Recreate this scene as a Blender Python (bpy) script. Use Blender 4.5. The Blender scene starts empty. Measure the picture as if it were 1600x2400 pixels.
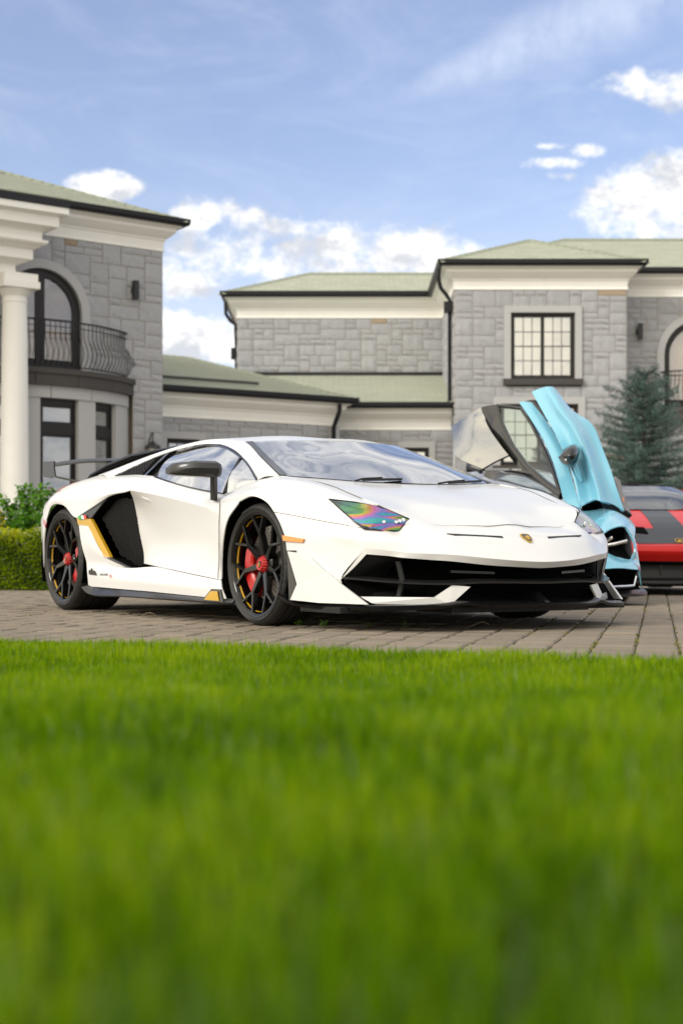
import bpy, bmesh, math, random
import numpy as np
from mathutils import Vector, Matrix
R = math.radians
random.seed(7); RNG = np.random.default_rng(7)
SC = bpy.context.scene
COL = SC.collection

# ------------------------------------------------------------ camera, sky, sun, exposure
cam_d = bpy.data.cameras.new('camera'); cam = bpy.data.objects.new('camera', cam_d); COL.objects.link(cam)
cam_d.sensor_fit = 'VERTICAL'; cam_d.sensor_height = 36.0; cam_d.sensor_width = 24.0; cam_d.lens = 50.0
cam_d.shift_y = 106.0/2400.0
cam.location = (0, 0, 0.365); cam.rotation_euler = (R(90), 0, 0)
cam_d.clip_start = 0.05; cam_d.clip_end = 3000
cam_d.dof.use_dof = True; cam_d.dof.focus_distance = 7.6; cam_d.dof.aperture_fstop = 2.7
SC.camera = cam
SC.render.resolution_x = 682; SC.render.resolution_y = 1024
SC.view_settings.view_transform = 'Standard'; SC.view_settings.look = 'None'; SC.view_settings.gamma = 1.0
SC.view_settings.exposure = 0.48
SC.view_settings.use_curve_mapping = False
SC.cycles.max_bounces = 8; SC.cycles.transparent_max_bounces = 12; SC.cycles.glossy_bounces = 5
SC.cycles.use_denoising = True
SC.cycles.sample_clamp_indirect = 6.0

SUN_DIR = Vector((-0.78, -0.62, 0.0)).normalized()      # azimuth the light comes from
SUN_EL = R(30)
w = bpy.data.worlds.new('World'); SC.world = w; w.use_nodes = True
def nd(t, typ, **kw):
    n = t.nodes.new(typ)
    for k, v in kw.items():
        if k in n.inputs.keys(): n.inputs[k].default_value = v
        else: setattr(n, k, v)
    return n
def build_world():
    t = w.node_tree; t.nodes.clear(); L = t.links.new
    out = nd(t, 'ShaderNodeOutputWorld'); bg = nd(t, 'ShaderNodeBackground'); bg.inputs['Strength'].default_value = 0.125
    sky = nd(t, 'ShaderNodeTexSky'); sky.sky_type = 'NISHITA'; sky.sun_disc = False
    sky.sun_elevation = SUN_EL; sky.sun_rotation = math.atan2(SUN_DIR.x, SUN_DIR.y)
    sky.air_density = 1.0; sky.dust_density = 1.6; sky.ozone_density = 2.2; sky.altitude = 50
    tc = nd(t, 'ShaderNodeTexCoord')
    sep = nd(t, 'ShaderNodeSeparateXYZ'); L(tc.outputs['Generated'], sep.inputs[0])
    def M(op, a, b=None, c=None, clamp=False):
        n = nd(t, 'ShaderNodeMath', operation=op); n.use_clamp = clamp
        for i, v in enumerate((a, b, c)):
            if v is None: continue
            if isinstance(v, (int, float)): n.inputs[i].default_value = v
            else: L(v, n.inputs[i])
        return n.outputs[0]
    x, y, z = sep.outputs
    zc = M('MAXIMUM', z, 0.0)
    # cloud deck coordinates: direction projected on a high plane, so clouds flatten towards the horizon
    k = M('DIVIDE', 1.0, M('ADD', zc, 0.10))
    comb = nd(t, 'ShaderNodeCombineXYZ'); L(M('MULTIPLY', x, k), comb.inputs[0]); L(M('MULTIPLY', y, k), comb.inputs[1]); L(M('MULTIPLY', z, 4.0), comb.inputs[2])
    def noise(vec, scale, detail, rough, off=(0, 0, 0), stretch=(1, 1, 1), dist=0.0):
        mp = nd(t, 'ShaderNodeMapping'); mp.inputs['Location'].default_value = off; mp.inputs['Scale'].default_value = stretch
        L(vec, mp.inputs['Vector'])
        n = nd(t, 'ShaderNodeTexNoise'); n.inputs['Scale'].default_value = scale; n.inputs['Detail'].default_value = detail
        n.inputs['Roughness'].default_value = rough; n.inputs['Distortion'].default_value = dist
        L(mp.outputs[0], n.inputs['Vector']); return n.outputs['Fac']
    def ramp(v, a, b):
        n = nd(t, 'ShaderNodeMapRange'); n.interpolation_type = 'SMOOTHSTEP'
        n.inputs['From Min'].default_value = a; n.inputs['From Max'].default_value = b; L(v, n.inputs['Value']); return n.outputs[0]
    gen = tc.outputs['Generated']
    # elevation angle-like and azimuth-like coordinates (world directions)
    ydir = M('MAXIMUM', M('ABSOLUTE', y), 0.05)
    az = M('DIVIDE', x, ydir); el = M('DIVIDE', z, ydir)
    front = ramp(y, 0.0, 0.3)
    def blob(a0, e0, ra, re):
        da = M('DIVIDE', M('SUBTRACT', az, a0), ra); de = M('DIVIDE', M('SUBTRACT', el, e0), re)
        d = M('ADD', M('MULTIPLY', da, da), M('MULTIPLY', de, de))
        return M('MULTIPLY', M('MAXIMUM', M('SUBTRACT', 1.0, d), -1.5), front)
    n1 = noise(gen, 11.0, 9.0, 0.60, (3.1, 0.4, 1.7), (1, 1, 1.7), 0.2)
    nb = noise(gen, 38.0, 6.0, 0.62, (1.1, 7.4, 2.2), (1, 1, 1.3))
    # the cumulus that hang low over the roofs (real directions in the sky)
    f = 3333.0
    def px(u, v): return (u-800)/f, (1306-v)/f
    cl = None
    for (u, v, ru, rv) in [(560, 610, 330, 75), (900, 590, 230, 50), (240, 440, 60, 26), (480, 520, 70, 40), (470, 800, 150, 50), (400, 760, 60, 30),
                           (1500, 480, 130, 70), (1620, 420, 120, 60), (1660, 520, 200, 60), (1570, 200, 130, 40), (1270, 382, 80, 13), (1380, 353, 40, 15), (1310, 414, 40, 10), (1290, 342, 40, 8),
                           (-400, 560, 300, 90), (-1300, 700, 500, 120), (2300, 500, 300, 110), (3300, 640, 500, 130)]:
        a0, e0 = px(u, v); b = blob(a0, e0, ru/f*1.25, rv/f*1.35)
        cl = b if cl is None else M('MAXIMUM', cl, b)
    nc = noise(gen, 85.0, 5.0, 0.6, (4.1, 2.4, 0.7), (1, 1, 1.2))
    nz = M('ADD', M('ADD', M('MULTIPLY', M('SUBTRACT', n1, 0.5), 2.2), M('MULTIPLY', M('SUBTRACT', nb, 0.5), 1.5)), M('MULTIPLY', M('SUBTRACT', nc, 0.5), 0.55))
    val = M('ADD', M('MULTIPLY', M('SUBTRACT', cl, 0.15), 0.42), nz)
    cum = M('MULTIPLY', ramp(val, -0.14, 0.44), ramp(cl, -1.4, -0.3))
    # general broken deck everywhere else (overhead, behind the camera): what the windscreens mirror
    deck = noise(comb.outputs[0], 1.5, 8.0, 0.56, (5.2, 2.4, 0.0), (0.55, 1.25, 0.25), 0.0)
    notfront = M('SUBTRACT', 1.0, M('MULTIPLY', M('MULTIPLY', ramp(y, 0.30, 0.70), M('SUBTRACT', 1.0, ramp(z, 0.36, 0.50))), 0.97))
    deckm = M('MULTIPLY', ramp(deck, 0.27, 0.55), notfront)
    # thin cirrus
    cir = noise(gen, 5.0, 8.0, 0.6, (0.3, 2.2, 0.8), (1.0, 1.0, 3.2), 1.2)
    cirm = M('ADD', M('MULTIPLY', ramp(cir, 0.40, 0.85), 0.24), 0.05)
    # the long streak rising to the upper right
    a0, e0 = px(880, 250); a1, e1 = px(1420, 20)
    dx, dy = a1-a0, e1-e0; ln = math.hypot(dx, dy); dx /= ln; dy /= ln
    s1 = M('ADD', M('MULTIPLY', M('SUBTRACT', az, a0), dx), M('MULTIPLY', M('SUBTRACT', el, e0), dy))
    s2 = M('ADD', M('MULTIPLY', M('SUBTRACT', az, a0), -dy), M('MULTIPLY', M('SUBTRACT', el, e0), dx))
    wid = M('ADD', M('MULTIPLY', s1, 0.20), 0.006)
    g = M('SUBTRACT', 1.0, M('ABSOLUTE', M('DIVIDE', s2, wid)), clamp=True)
    cn = noise(gen, 22.0, 6.0, 0.6, (0, 0, 0), (1, 1, 0.8), 0.1)
    st = M('MULTIPLY', M('MULTIPLY', ramp(g, 0.0, 0.9), ramp(s1, 0.0, 0.05)), M('MULTIPLY', ramp(cn, 0.22, 0.72), 0.42))
    st = M('MULTIPLY', st, front)
    # haze bank near the horizon
    hz = M('MULTIPLY', M('SUBTRACT', 1.0, ramp(z, 0.0, 0.30)), 0.55)
    # cloud colour: bright tops, greyer where the noise is dense
    shade = ramp(M('ADD', noise(gen, 24.0, 8.0, 0.64, (3.4, 0.9, 1.2), (1, 1, 1.7)), M('MULTIPLY', M('SUBTRACT', n1, 0.5), -0.35)), 0.37, 0.55)
    cc = nd(t, 'ShaderNodeMix'); cc.data_type = 'RGBA'
    cc.inputs['A'].default_value = (4.2, 4.35, 4.7, 1); cc.inputs['B'].default_value = (6.9, 6.8, 6.65, 1); L(shade, cc.inputs['Factor'])
    tint = nd(t, 'ShaderNodeMix'); tint.data_type = 'RGBA'; tint.blend_type = 'MULTIPLY'; tint.inputs['Factor'].default_value = 1.0
    tint.inputs['B'].default_value = (1.20, 1.06, 1.10, 1); L(sky.outputs[0], tint.inputs['A'])
    # clouds and haze on the side of the sun take its warm light
    sv = nd(t, 'ShaderNodeVectorMath', operation='DOT_PRODUCT'); L(gen, sv.inputs[0]); sv.inputs[1].default_value = (SUN_DIR.x, SUN_DIR.y, 0.25)
    glow = ramp(sv.outputs['Value'], -0.1, 1.0)
    def warm(colr):
        mx = nd(t, 'ShaderNodeMix'); mx.data_type = 'RGBA'; L(glow, mx.inputs['Factor'])
        if isinstance(colr, tuple): mx.inputs['A'].default_value = colr
        else: L(colr, mx.inputs['A'])
        mx.inputs['B'].default_value = (13.0, 11.8, 9.2, 1); return mx.outputs['Result']
    cur = tint.outputs['Result']
    for m, colr in ((hz, (6.2, 6.4, 6.8, 1)), (cirm, (5.6, 6.0, 6.8, 1)), (st, (6.2, 6.5, 7.2, 1)), (deckm, None), (cum, None)):
        mx = nd(t, 'ShaderNodeMix'); mx.data_type = 'RGBA'
        L(m, mx.inputs['Factor']); L(cur, mx.inputs['A'])
        L(warm(colr if colr else cc.outputs['Result']), mx.inputs['B'])
        cur = mx.outputs['Result']
    L(cur, bg.inputs['Color']); L(bg.outputs[0], out.inputs[0])
build_world()
w.cycles.sampling_method = 'MANUAL'; w.cycles.sample_map_resolution = 512
sd = bpy.data.lights.new('sun', 'SUN'); so = bpy.data.objects.new('sun', sd); COL.objects.link(so)
sd.energy = 1.5; sd.angle = R(16); sd.color = (1.0, 0.965, 0.91)
d = Vector((SUN_DIR.x*math.cos(SUN_EL), SUN_DIR.y*math.cos(SUN_EL), math.sin(SUN_EL)))
so.rotation_euler = d.to_track_quat('Z', 'Y').to_euler(); so.location = (-20, 0, 30)

# ------------------------------------------------------------ helpers: materials
MATS = {}
def mat(name, color, rough=0.5, metal=0.0, coat=0.0, coat_rough=0.03, spec=0.5, noise=None, bump=None, vary=0.0, sheen=0.0, trans=0.0, ior=1.5, sss=None, coat_ior=1.5, emit=None, coords='Object'):
    """Principled material; noise=(scale, darker colour, detail), bump=(scale, strength, distance); vary = brightness change per object."""
    m = bpy.data.materials.new(name); m.use_nodes = True; t = m.node_tree; L = t.links.new
    b = t.nodes['Principled BSDF']; c = tuple(color)+(1,)
    b.inputs['Base Color'].default_value = c; b.inputs['Roughness'].default_value = rough; b.inputs['Metallic'].default_value = metal
    b.inputs['Coat Weight'].default_value = coat; b.inputs['Coat Roughness'].default_value = coat_rough; b.inputs['Coat IOR'].default_value = coat_ior
    b.inputs['Specular IOR Level'].default_value = spec; b.inputs['IOR'].default_value = ior
    b.inputs['Transmission Weight'].default_value = trans
    tc = nd(t, 'ShaderNodeTexCoord'); cur = None
    if noise:
        n = nd(t, 'ShaderNodeTexNoise'); n.inputs['Scale'].default_value = noise[0]; n.inputs['Detail'].default_value = noise[2] if len(noise) > 2 else 5; n.inputs['Roughness'].default_value = 0.62
        L(tc.outputs[coords], n.inputs['Vector'])
        mr = nd(t, 'ShaderNodeMapRange'); mr.inputs['From Min'].default_value = 0.32; mr.inputs['From Max'].default_value = 0.68; L(n.outputs['Fac'], mr.inputs['Value'])
        mx = nd(t, 'ShaderNodeMix'); mx.data_type = 'RGBA'; mx.inputs['A'].default_value = tuple(noise[1])+(1,); mx.inputs['B'].default_value = c
        L(mr.outputs[0], mx.inputs['Factor']); cur = mx.outputs['Result']
    if vary:
        oi = nd(t, 'ShaderNodeObjectInfo'); hs = nd(t, 'ShaderNodeHueSaturation'); hs.inputs['Color'].default_value = c
        mr = nd(t, 'ShaderNodeMapRange'); mr.inputs['To Min'].default_value = 1-vary; mr.inputs['To Max'].default_value = 1+vary
        L(oi.outputs['Random'], mr.inputs['Value']); L(mr.outputs[0], hs.inputs['Value'])
        if cur: L(cur, hs.inputs['Color'])
        cur = hs.outputs['Color']
    if cur: L(cur, b.inputs['Base Color'])
    if bump:
        n = nd(t, 'ShaderNodeTexNoise'); n.inputs['Scale'].default_value = bump[0]; n.inputs['Detail'].default_value = 6
        L(tc.outputs[coords], n.inputs['Vector']); bp = nd(t, 'ShaderNodeBump'); bp.inputs['Strength'].default_value = bump[1]
        bp.inputs['Distance'].default_value = bump[2] if len(bump) > 2 else 0.01
        L(n.outputs['Fac'], bp.inputs['Height']); L(bp.outputs[0], b.inputs['Normal'])
    if emit: b.inputs['Emission Color'].default_value = tuple(emit[0])+(1,); b.inputs['Emission Strength'].default_value = emit[1]
    MATS[name] = m; return m
def glass(name, tint, ior=1.5, base=0.0):
    """Thin window glass: Fresnel mirror over tinted see-through."""
    m = bpy.data.materials.new(name); m.use_nodes = True; t = m.node_tree; t.nodes.clear(); L = t.links.new
    o = nd(t, 'ShaderNodeOutputMaterial'); mx = nd(t, 'ShaderNodeMixShader'); tr = nd(t, 'ShaderNodeBsdfTransparent'); gl = nd(t, 'ShaderNodeBsdfGlossy')
    tr.inputs[0].default_value = tuple(tint)+(1,); gl.inputs['Roughness'].default_value = 0.01; gl.inputs['Color'].default_value = (0.97, 0.98, 1.0, 1)
    fr = nd(t, 'ShaderNodeFresnel'); fr.inputs['IOR'].default_value = ior
    geo = nd(t, 'ShaderNodeNewGeometry')
    if base:
        mr = nd(t, 'ShaderNodeMapRange'); mr.inputs['To Min'].default_value = base; L(fr.outputs[0], mr.inputs['Value']); L(mr.outputs[0], mx.inputs[0])
    else: L(fr.outputs[0], mx.inputs[0])
    L(tr.outputs[0], mx.inputs[1]); L(gl.outputs[0], mx.inputs[2]); L(mx.outputs[0], o.inputs[0])
    MATS[name] = m; return m

# ------------------------------------------------------------ helpers: meshes
def obj(name, verts, faces, m, parent=None, smooth=None, data=None):
    if data is None:
        data = bpy.data.meshes.new(name)
        if isinstance(verts, np.ndarray): verts = verts.tolist()
        data.from_pydata(verts, [], faces); data.update()
        if m is not None:
            for q in (m if isinstance(m, (list, tuple)) else [m]): data.materials.append(MATS[q])
        if smooth is not None: shade(data, smooth)
    o = bpy.data.objects.new(name, data); COL.objects.link(o)
    if parent is not None: o.parent = parent
    return o
def shade(me, ang):
    bm = bmesh.new(); bm.from_mesh(me); a = R(ang)
    for f in bm.faces: f.smooth = True
    for e in bm.edges:
        e.smooth = not (len(e.link_faces) != 2 or e.calc_face_angle(0.0) > a)
    bm.to_mesh(me); bm.free()
def fix_normals(me):
    bm = bmesh.new(); bm.from_mesh(me); bmesh.ops.recalc_face_normals(bm, faces=bm.faces[:]); bm.to_mesh(me); bm.free()
def empty(name, loc=(0, 0, 0), rz=0.0):
    o = bpy.data.objects.new(name, None); COL.objects.link(o); o.location = loc; o.rotation_euler = (0, 0, rz); o.empty_display_size = 0.2; return o
def tag(o, label=None, cat=None, group=None, kind=None):
    if label: o['label'] = label
    if cat: o['category'] = cat
    if group: o['group'] = group
    if kind: o['kind'] = kind
    return o
class MB:
    """Mesh buffer: boxes, prisms, tubes, lathes and grids collected into ONE mesh."""
    def __init__(s): s.v = []; s.f = []; s.mi = []; s.cur = 0
    def add(s, vs, fs):
        n = len(s.v); s.v += [tuple(map(float, p)) for p in vs]; s.f += [tuple(i+n for i in f) for f in fs]; s.mi += [s.cur]*len(fs); return s
    def box(s, a, b):
        (x0, y0, z0), (x1, y1, z1) = a, b
        return s.add([(x0,y0,z0),(x1,y0,z0),(x1,y1,z0),(x0,y1,z0),(x0,y0,z1),(x1,y0,z1),(x1,y1,z1),(x0,y1,z1)],
                     [(0,3,2,1),(4,5,6,7),(0,1,5,4),(1,2,6,5),(2,3,7,6),(3,0,4,7)])
    def prism(s, pts, off):
        """polygon pts extruded by the vector off"""
        n = len(pts); q = [tuple(np.add(p, off)) for p in pts]
        return s.add(list(pts)+q, [tuple(range(n))[::-1], tuple(range(n, 2*n))]+[(i, (i+1) % n, n+(i+1) % n, n+i) for i in range(n)])
    def tube(s, pts, r, n=8, caps=True):
        pts = [Vector(p) for p in pts]; rs = r if isinstance(r, (list, tuple)) else [r]*len(pts); vs = []; fs = []
        up = None
        for i, p in enumerate(pts):
            t = (pts[min(i+1, len(pts)-1)]-pts[max(i-1, 0)]).normalized()
            if up is None: up = Vector((0, 0, 1)) if abs(t.z) < 0.9 else Vector((1, 0, 0))
            a = t.cross(up).normalized(); b = a.cross(t).normalized(); up = b
            for k in range(n):
                g = 2*math.pi*k/n; vs.append(p+(a*math.cos(g)+b*math.sin(g))*rs[i])
        for i in range(len(pts)-1):
            for k in range(n): fs.append((i*n+k, i*n+(k+1) % n, (i+1)*n+(k+1) % n, (i+1)*n+k))
        if caps: fs += [tuple(range(n))[::-1], tuple((len(pts)-1)*n+k for k in range(n))]
        return s.add(vs, fs)
    def lathe(s, prof, n=48, axis='z', c=(0, 0, 0), closed=False):
        """prof: list of (radius, height)"""
        vs = []; fs = []; m = len(prof)
        for k in range(n):
            g = 2*math.pi*k/n; cs, sn = math.cos(g), math.sin(g)
            for r, h in prof:
                p = (r*cs, r*sn, h) if axis == 'z' else (r*cs, h, r*sn)
                vs.append((p[0]+c[0], p[1]+c[1], p[2]+c[2]))
        for k in range(n):
            for j in range(m-1 if not closed else m):
                j2 = (j+1) % m
                fs.append((k*m+j, ((k+1) % n)*m+j, ((k+1) % n)*m+j2, k*m+j2))
        return s.add(vs, fs)
    def build(s, name, m, parent=None, smooth=None, fix=True):
        o = obj(name, s.v, s.f, m, parent)
        if len(o.data.materials) > 1: o.data.polygons.foreach_set('material_index', s.mi)
        if fix: fix_normals(o.data)
        if smooth is not None: shade(o.data, smooth)
        return o

def crs(P, k):
    """centripetal Catmull-Rom through the rows of P (n,...,3), k steps per span"""
    P = np.asarray(P, float); n = len(P)
    if n == 2:
        t = np.linspace(0, 1, k+1).reshape((-1,)+(1,)*(P.ndim-1)); return P[0]*(1-t)+P[1]*t
    flat = P.reshape(n, -1)
    dd = np.linalg.norm(np.diff(P, axis=0), axis=-1)
    if dd.ndim > 1: dd = dd.reshape(n-1, -1).mean(1)
    d = np.maximum(dd, 1e-4)**0.5
    ext = np.vstack([2*flat[0]-flat[1], flat, 2*flat[-1]-flat[-2]]); kn = np.concatenate([[0], np.cumsum(np.concatenate([[d[0]], d, [d[-1]]]))])
    out = []
    for i in range(n-1):
        p0, p1, p2, p3 = ext[i:i+4]; t0, t1, t2, t3 = kn[i:i+4]
        for j in range(k + (i == n-2)):
            t = t1+(t2-t1)*j/k
            a1 = (t1-t)/(t1-t0)*p0+(t-t0)/(t1-t0)*p1; a2 = (t2-t)/(t2-t1)*p1+(t-t1)/(t2-t1)*p2; a3 = (t3-t)/(t3-t2)*p2+(t-t2)/(t3-t2)*p3
            b1 = (t2-t)/(t2-t0)*a1+(t-t0)/(t2-t0)*a2; b2 = (t3-t)/(t3-t1)*a2+(t-t1)/(t3-t1)*a3
            out.append((t2-t)/(t2-t1)*b1+(t-t1)/(t2-t1)*b2)
    return np.array(out).reshape((-1,)+P.shape[1:])
def surf(grid, k=4):
    """control grid (rows of points) -> finely sampled grid"""
    g = np.array([crs(np.array(r, float), k) for r in grid]); return crs(g, k)
def mirror_grid(g):
    """a half grid that ends on the centre line becomes a full-width one, so the surface stays smooth across it"""
    fl = lambda p: (p[0], -p[1], p[2])
    if all(abs(r[0][1]) < 1e-6 for r in g): return [[fl(p) for p in r[:0:-1]]+list(r) for r in g], True
    if all(abs(r[-1][1]) < 1e-6 for r in g): return [list(r)+[fl(p) for p in r[-2::-1]] for r in g], True
    if all(abs(p[1]) < 1e-6 for p in g[0]): return [[fl(p) for p in r] for r in g[:0:-1]]+list(g), True
    return g, False
def side_panel(name, patches, m, car, sides=(1, -1), k=4, thick=0.006, smooth=32, join=False, mats=None, outward=None):
    """patches in car coordinates (x forward, s outward on the flank, z up), built on both flanks; join = one object across the car"""
    res = []; acc = MB()
    if join: patches = [mirror_grid(g) for g in patches]
    for sd_ in sides:
        mb = acc if join else MB()
        for pi, gr in enumerate(patches):
            if join and sd_ < 0 and gr[1]: continue
            if join: gr = gr[0]
            S = surf(gr, k); r, c = S.shape[:2]
            V = S.reshape(-1, 3).copy(); V[:, 1] *= -sd_
            if mats: mb.cur = mats[pi]
            idx = lambda i, j: i*c+j
            a = V[idx(r//2, c//2)]; e1 = V[idx(min(r//2+1, r-1), c//2)]-V[idx(max(r//2-1, 0), c//2)]; e2 = V[idx(r//2, min(c//2+1, c-1))]-V[idx(r//2, max(c//2-1, 0))]
            nrm = np.cross(e2, e1); ref = np.array([0.25*(a[0]+1.2), a[1], a[2]-0.35]) if outward is None else np.array([outward[0], -sd_*outward[1], outward[2]])
            flip = (nrm@ref) < 0
            fs = []
            for i in range(r-1):
                for j in range(c-1):
                    q = (idx(i, j), idx(i, j+1), idx(i+1, j+1), idx(i+1, j)); fs.append(q if not flip else q[::-1])
            mb.add(V, fs)
        if not join:
            res.append(_fin(mb, name, m, car, thick, smooth))
    if join: res.append(_fin(acc, name, m, car, thick, smooth))
    return res
def _fin(mb, name, m, car, thick, smooth):
    o = obj(name, mb.v, mb.f, m, car)
    if len(o.data.materials) > 1: o.data.polygons.foreach_set('material_index', mb.mi)
    bm = bmesh.new(); bm.from_mesh(o.data); bmesh.ops.remove_doubles(bm, verts=bm.verts[:], dist=0.0004)
    bmesh.ops.dissolve_degenerate(bm, edges=bm.edges[:], dist=1e-5)
    bm.to_mesh(o.data); bm.free(); shade(o.data, smooth)
    if thick:
        md = o.modifiers.new('thickness', 'SOLIDIFY'); md.thickness = thick; md.offset = -1.0
    return o
# ------------------------------------------------------------ ground, driveway, pavers
mat('sand_joint', (0.075, 0.065, 0.050), rough=0.95, noise=(40, (0.045, 0.04, 0.03)), coords='Object')
mat('paver', (0.215, 0.178, 0.135), rough=0.88, noise=(9, (0.15, 0.122, 0.092), 6), bump=(160, 0.35, 0.002), vary=0.14)
mat('paver_far', (0.26, 0.23, 0.19), rough=0.85, noise=(7, (0.19, 0.17, 0.14), 6))
mat('soil', (0.045, 0.07, 0.015), rough=0.95, noise=(14, (0.03, 0.05, 0.012)))
mat('moss', (0.13, 0.13, 0.025), rough=0.9)
gnd = obj('ground', [(-120, -30, -0.03), (120, -30, -0.03), (120, 160, -0.03), (-120, 160, -0.03)], [(0, 1, 2, 3)], 'paver_far'); tag(gnd, kind='structure')
LA, LB_ = Vector((-1.38, 5.80)), Vector((1.09, 4.62))                 # edge of the lawn
ed = (LB_-LA).normalized()
def lawn_edge(X): return LA.y+(X-LA.x)*(LB_.y-LA.y)/(LB_.x-LA.x) - 0.012*(X-0.0)**2*(abs(X) < 6)
def lawn_z(y):
    t = np.clip((4.4-np.asarray(y, float))/3.3, 0, 1); return 0.135*t*t*(3-2*t)
drive = empty('driveway'); tag(drive, kind='structure')
XS = list(np.linspace(-9, 12, 43)); vs = [(x, lawn_edge(x)-0.04, -0.011) for x in XS]+[(x, 17.5, -0.011) for x in XS]; n = len(XS)
obj('bedding', vs, [(i, i+1, n+i+1, n+i) for i in range(n-1)], 'sand_joint', drive)
PA = R(12.5); pu = np.array([math.cos(PA), -math.sin(PA)]); pv = np.array([math.sin(PA), math.cos(PA)])   # across, along the rows
PW, PL = 0.171, 0.20
def paver_mesh(i):
    rg = random.Random(i); c = 0.009; w2, l2 = PW/2-0.0035, PL/2-0.003; h = 0.0
    bot = [(-w2, -l2, -.03), (w2, -l2, -.03), (w2, l2, -.03), (-w2, l2, -.03)]; md = [(x, y, h-c*.7) for x, y, _ in bot]
    j = lambda: rg.uniform(-.0012, .0012)
    top = [(x*(1-c/w2)+j(), y*(1-c/l2)+j(), h+j()) for x, y, _ in bot]
    me = bpy.data.meshes.new('paver'); me.from_pydata(bot+md+top, [], [(0, 1, 5, 4), (1, 2, 6, 5), (2, 3, 7, 6), (3, 0, 4, 7), (4, 5, 9, 8), (5, 6, 10, 9), (6, 7, 11, 10), (7, 4, 8, 11), (8, 9, 10, 11)]); me.materials.append(MATS['paver']); return me
PM = [paver_mesh(i) for i in range(8)]
cells = []
for i in range(-60, 80):
    for j in range(10, 82):
        c = pu*(i*PW)+pv*(j*PL+(0.0 if (i % 2 == 0) else 0.02)); x, y = c
        if y < lawn_edge(x)-0.03 or y > 17.3 or abs(x) > 0.24*y+1.2: continue
        cells.append((x, y, i, j))
inview = sorted([c for c in cells if abs(c[0]) < 0.243*c[1]], key=lambda c: c[1])
near_set = set((c[2], c[3]) for c in inview[:300]); far_v, far_f = [], []
cracks = []
for (x, y, i, j) in cells:
    rg = random.Random(i*977+j); dz = rg.uniform(-.003, .003); rot = -PA+rg.uniform(-.012, .012); tx, ty = rg.uniform(-.008, .008), rg.uniform(-.008, .008)
    if (i, j) in near_set:
        o = bpy.data.objects.new('paver', PM[rg.randrange(8)]); COL.objects.link(o); o.parent = drive
        o.location = (x, y, dz); o.rotation_euler = (tx, ty, rot)
    else:
        me = PM[rg.randrange(8)]; mt = Matrix.Translation((x, y, dz)) @ Matrix.Rotation(rot, 4, 'Z'); b = len(far_v)
        far_v += [tuple(mt @ v.co) for v in me.vertices]; far_f += [tuple(b+k for k in p.vertices) for p in me.polygons]
fo = obj('far_pavers', far_v, far_f, 'paver', drive); fo['kind'] = 'stuff'
# moss in the long joints, thickest on the right
mb = MB(); rg = random.Random(5)
for (x, y, i, j) in cells:
    if y > 13 or x < -2.5: continue
    dens = 3 if x > 1.0 else (2 if x > 0 else 1)
    for q in range(dens):
        if rg.random() < ((0.22 if x > 0.8 else 0.07)*(0.3+1.1*abs(math.sin(j*.37+i*1.3)))):
            c = np.array([x, y])+pu*(PW/2+rg.uniform(-.004, .004))+pv*rg.uniform(-PL/2, PL/2)
            for q2 in range(rg.randrange(2, 6)):
                px, py = c[0]+rg.gauss(0, .007), c[1]+rg.gauss(0, .014); h = rg.uniform(.002, .009); a = rg.uniform(0, 6.28); r = rg.uniform(.003, .008)
                mb.add([(px+r*math.cos(a), py+r*math.sin(a), -.006), (px-r*math.cos(a), py-r*math.sin(a), -.006), (px+rg.gauss(0, .005), py+rg.gauss(0, .005), h)], [(0, 1, 2)])
mo = mb.build('moss_growth', 'moss', drive, fix=False); mo['kind'] = 'stuff'
# ------------------------------------------------------------ lawn
lx = np.linspace(-9, 9, 37); ls = np.linspace(0, 1, 25); vs = []
for q in ls:
    for x in lx:
        y = -4+(lawn_edge(x)-.02+4)*q; vs.append((x, y, float(lawn_z(y))))
n = len(lx); lawn = obj('lawn', vs, [(j*n+i, j*n+i+1, (j+1)*n+i+1, (j+1)*n+i) for j in range(len(ls)-1) for i in range(n-1)], 'soil', smooth=60); tag(lawn, kind='structure')
def leaf_material(name, c1, c2, c3, trans=0.45, rough=0.5):
    m = bpy.data.materials.new(name); m.use_nodes = True; t = m.node_tree; t.nodes.clear(); L = t.links.new
    o = nd(t, 'ShaderNodeOutputMaterial'); df = nd(t, 'ShaderNodeBsdfDiffuse'); tr = nd(t, 'ShaderNodeBsdfTranslucent'); gl = nd(t, 'ShaderNodeBsdfGlossy'); gl.inputs['Roughness'].default_value = rough
    at = nd(t, 'ShaderNodeAttribute'); at.attribute_name = 'tone'
    rp = nd(t, 'ShaderNodeValToRGB'); cr = rp.color_ramp; cr.elements[0].color = tuple(c1)+(1,); cr.elements[1].color = tuple(c3)+(1,); e = cr.elements.new(0.5); e.color = tuple(c2)+(1,)
    L(at.outputs['Fac'], rp.inputs[0]); L(rp.outputs[0], df.inputs[0])
    hs = nd(t, 'ShaderNodeHueSaturation'); hs.inputs['Value'].default_value = 1.25; hs.inputs['Saturation'].default_value = 1.1; L(rp.outputs[0], hs.inputs['Color']); L(hs.outputs[0], tr.inputs[0])
    m1 = nd(t, 'ShaderNodeMixShader'); m1.inputs[0].default_value = trans; L(df.outputs[0], m1.inputs[1]); L(tr.outputs[0], m1.inputs[2])
    m2 = nd(t, 'ShaderNodeMixShader'); fr = nd(t, 'ShaderNodeFresnel'); fr.inputs[0].default_value = 1.05; L(fr.outputs[0], m2.inputs[0]); L(m1.outputs[0], m2.inputs[1]); L(gl.outputs[0], m2.inputs[2])
    L(m2.outputs[0], o.inputs[0]); MATS[name] = m
leaf_material('grass_blade', (0.040, 0.098, 0.001), (0.124, 0.242, 0.002), (0.29, 0.39, 0.013), 0.5)
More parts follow.
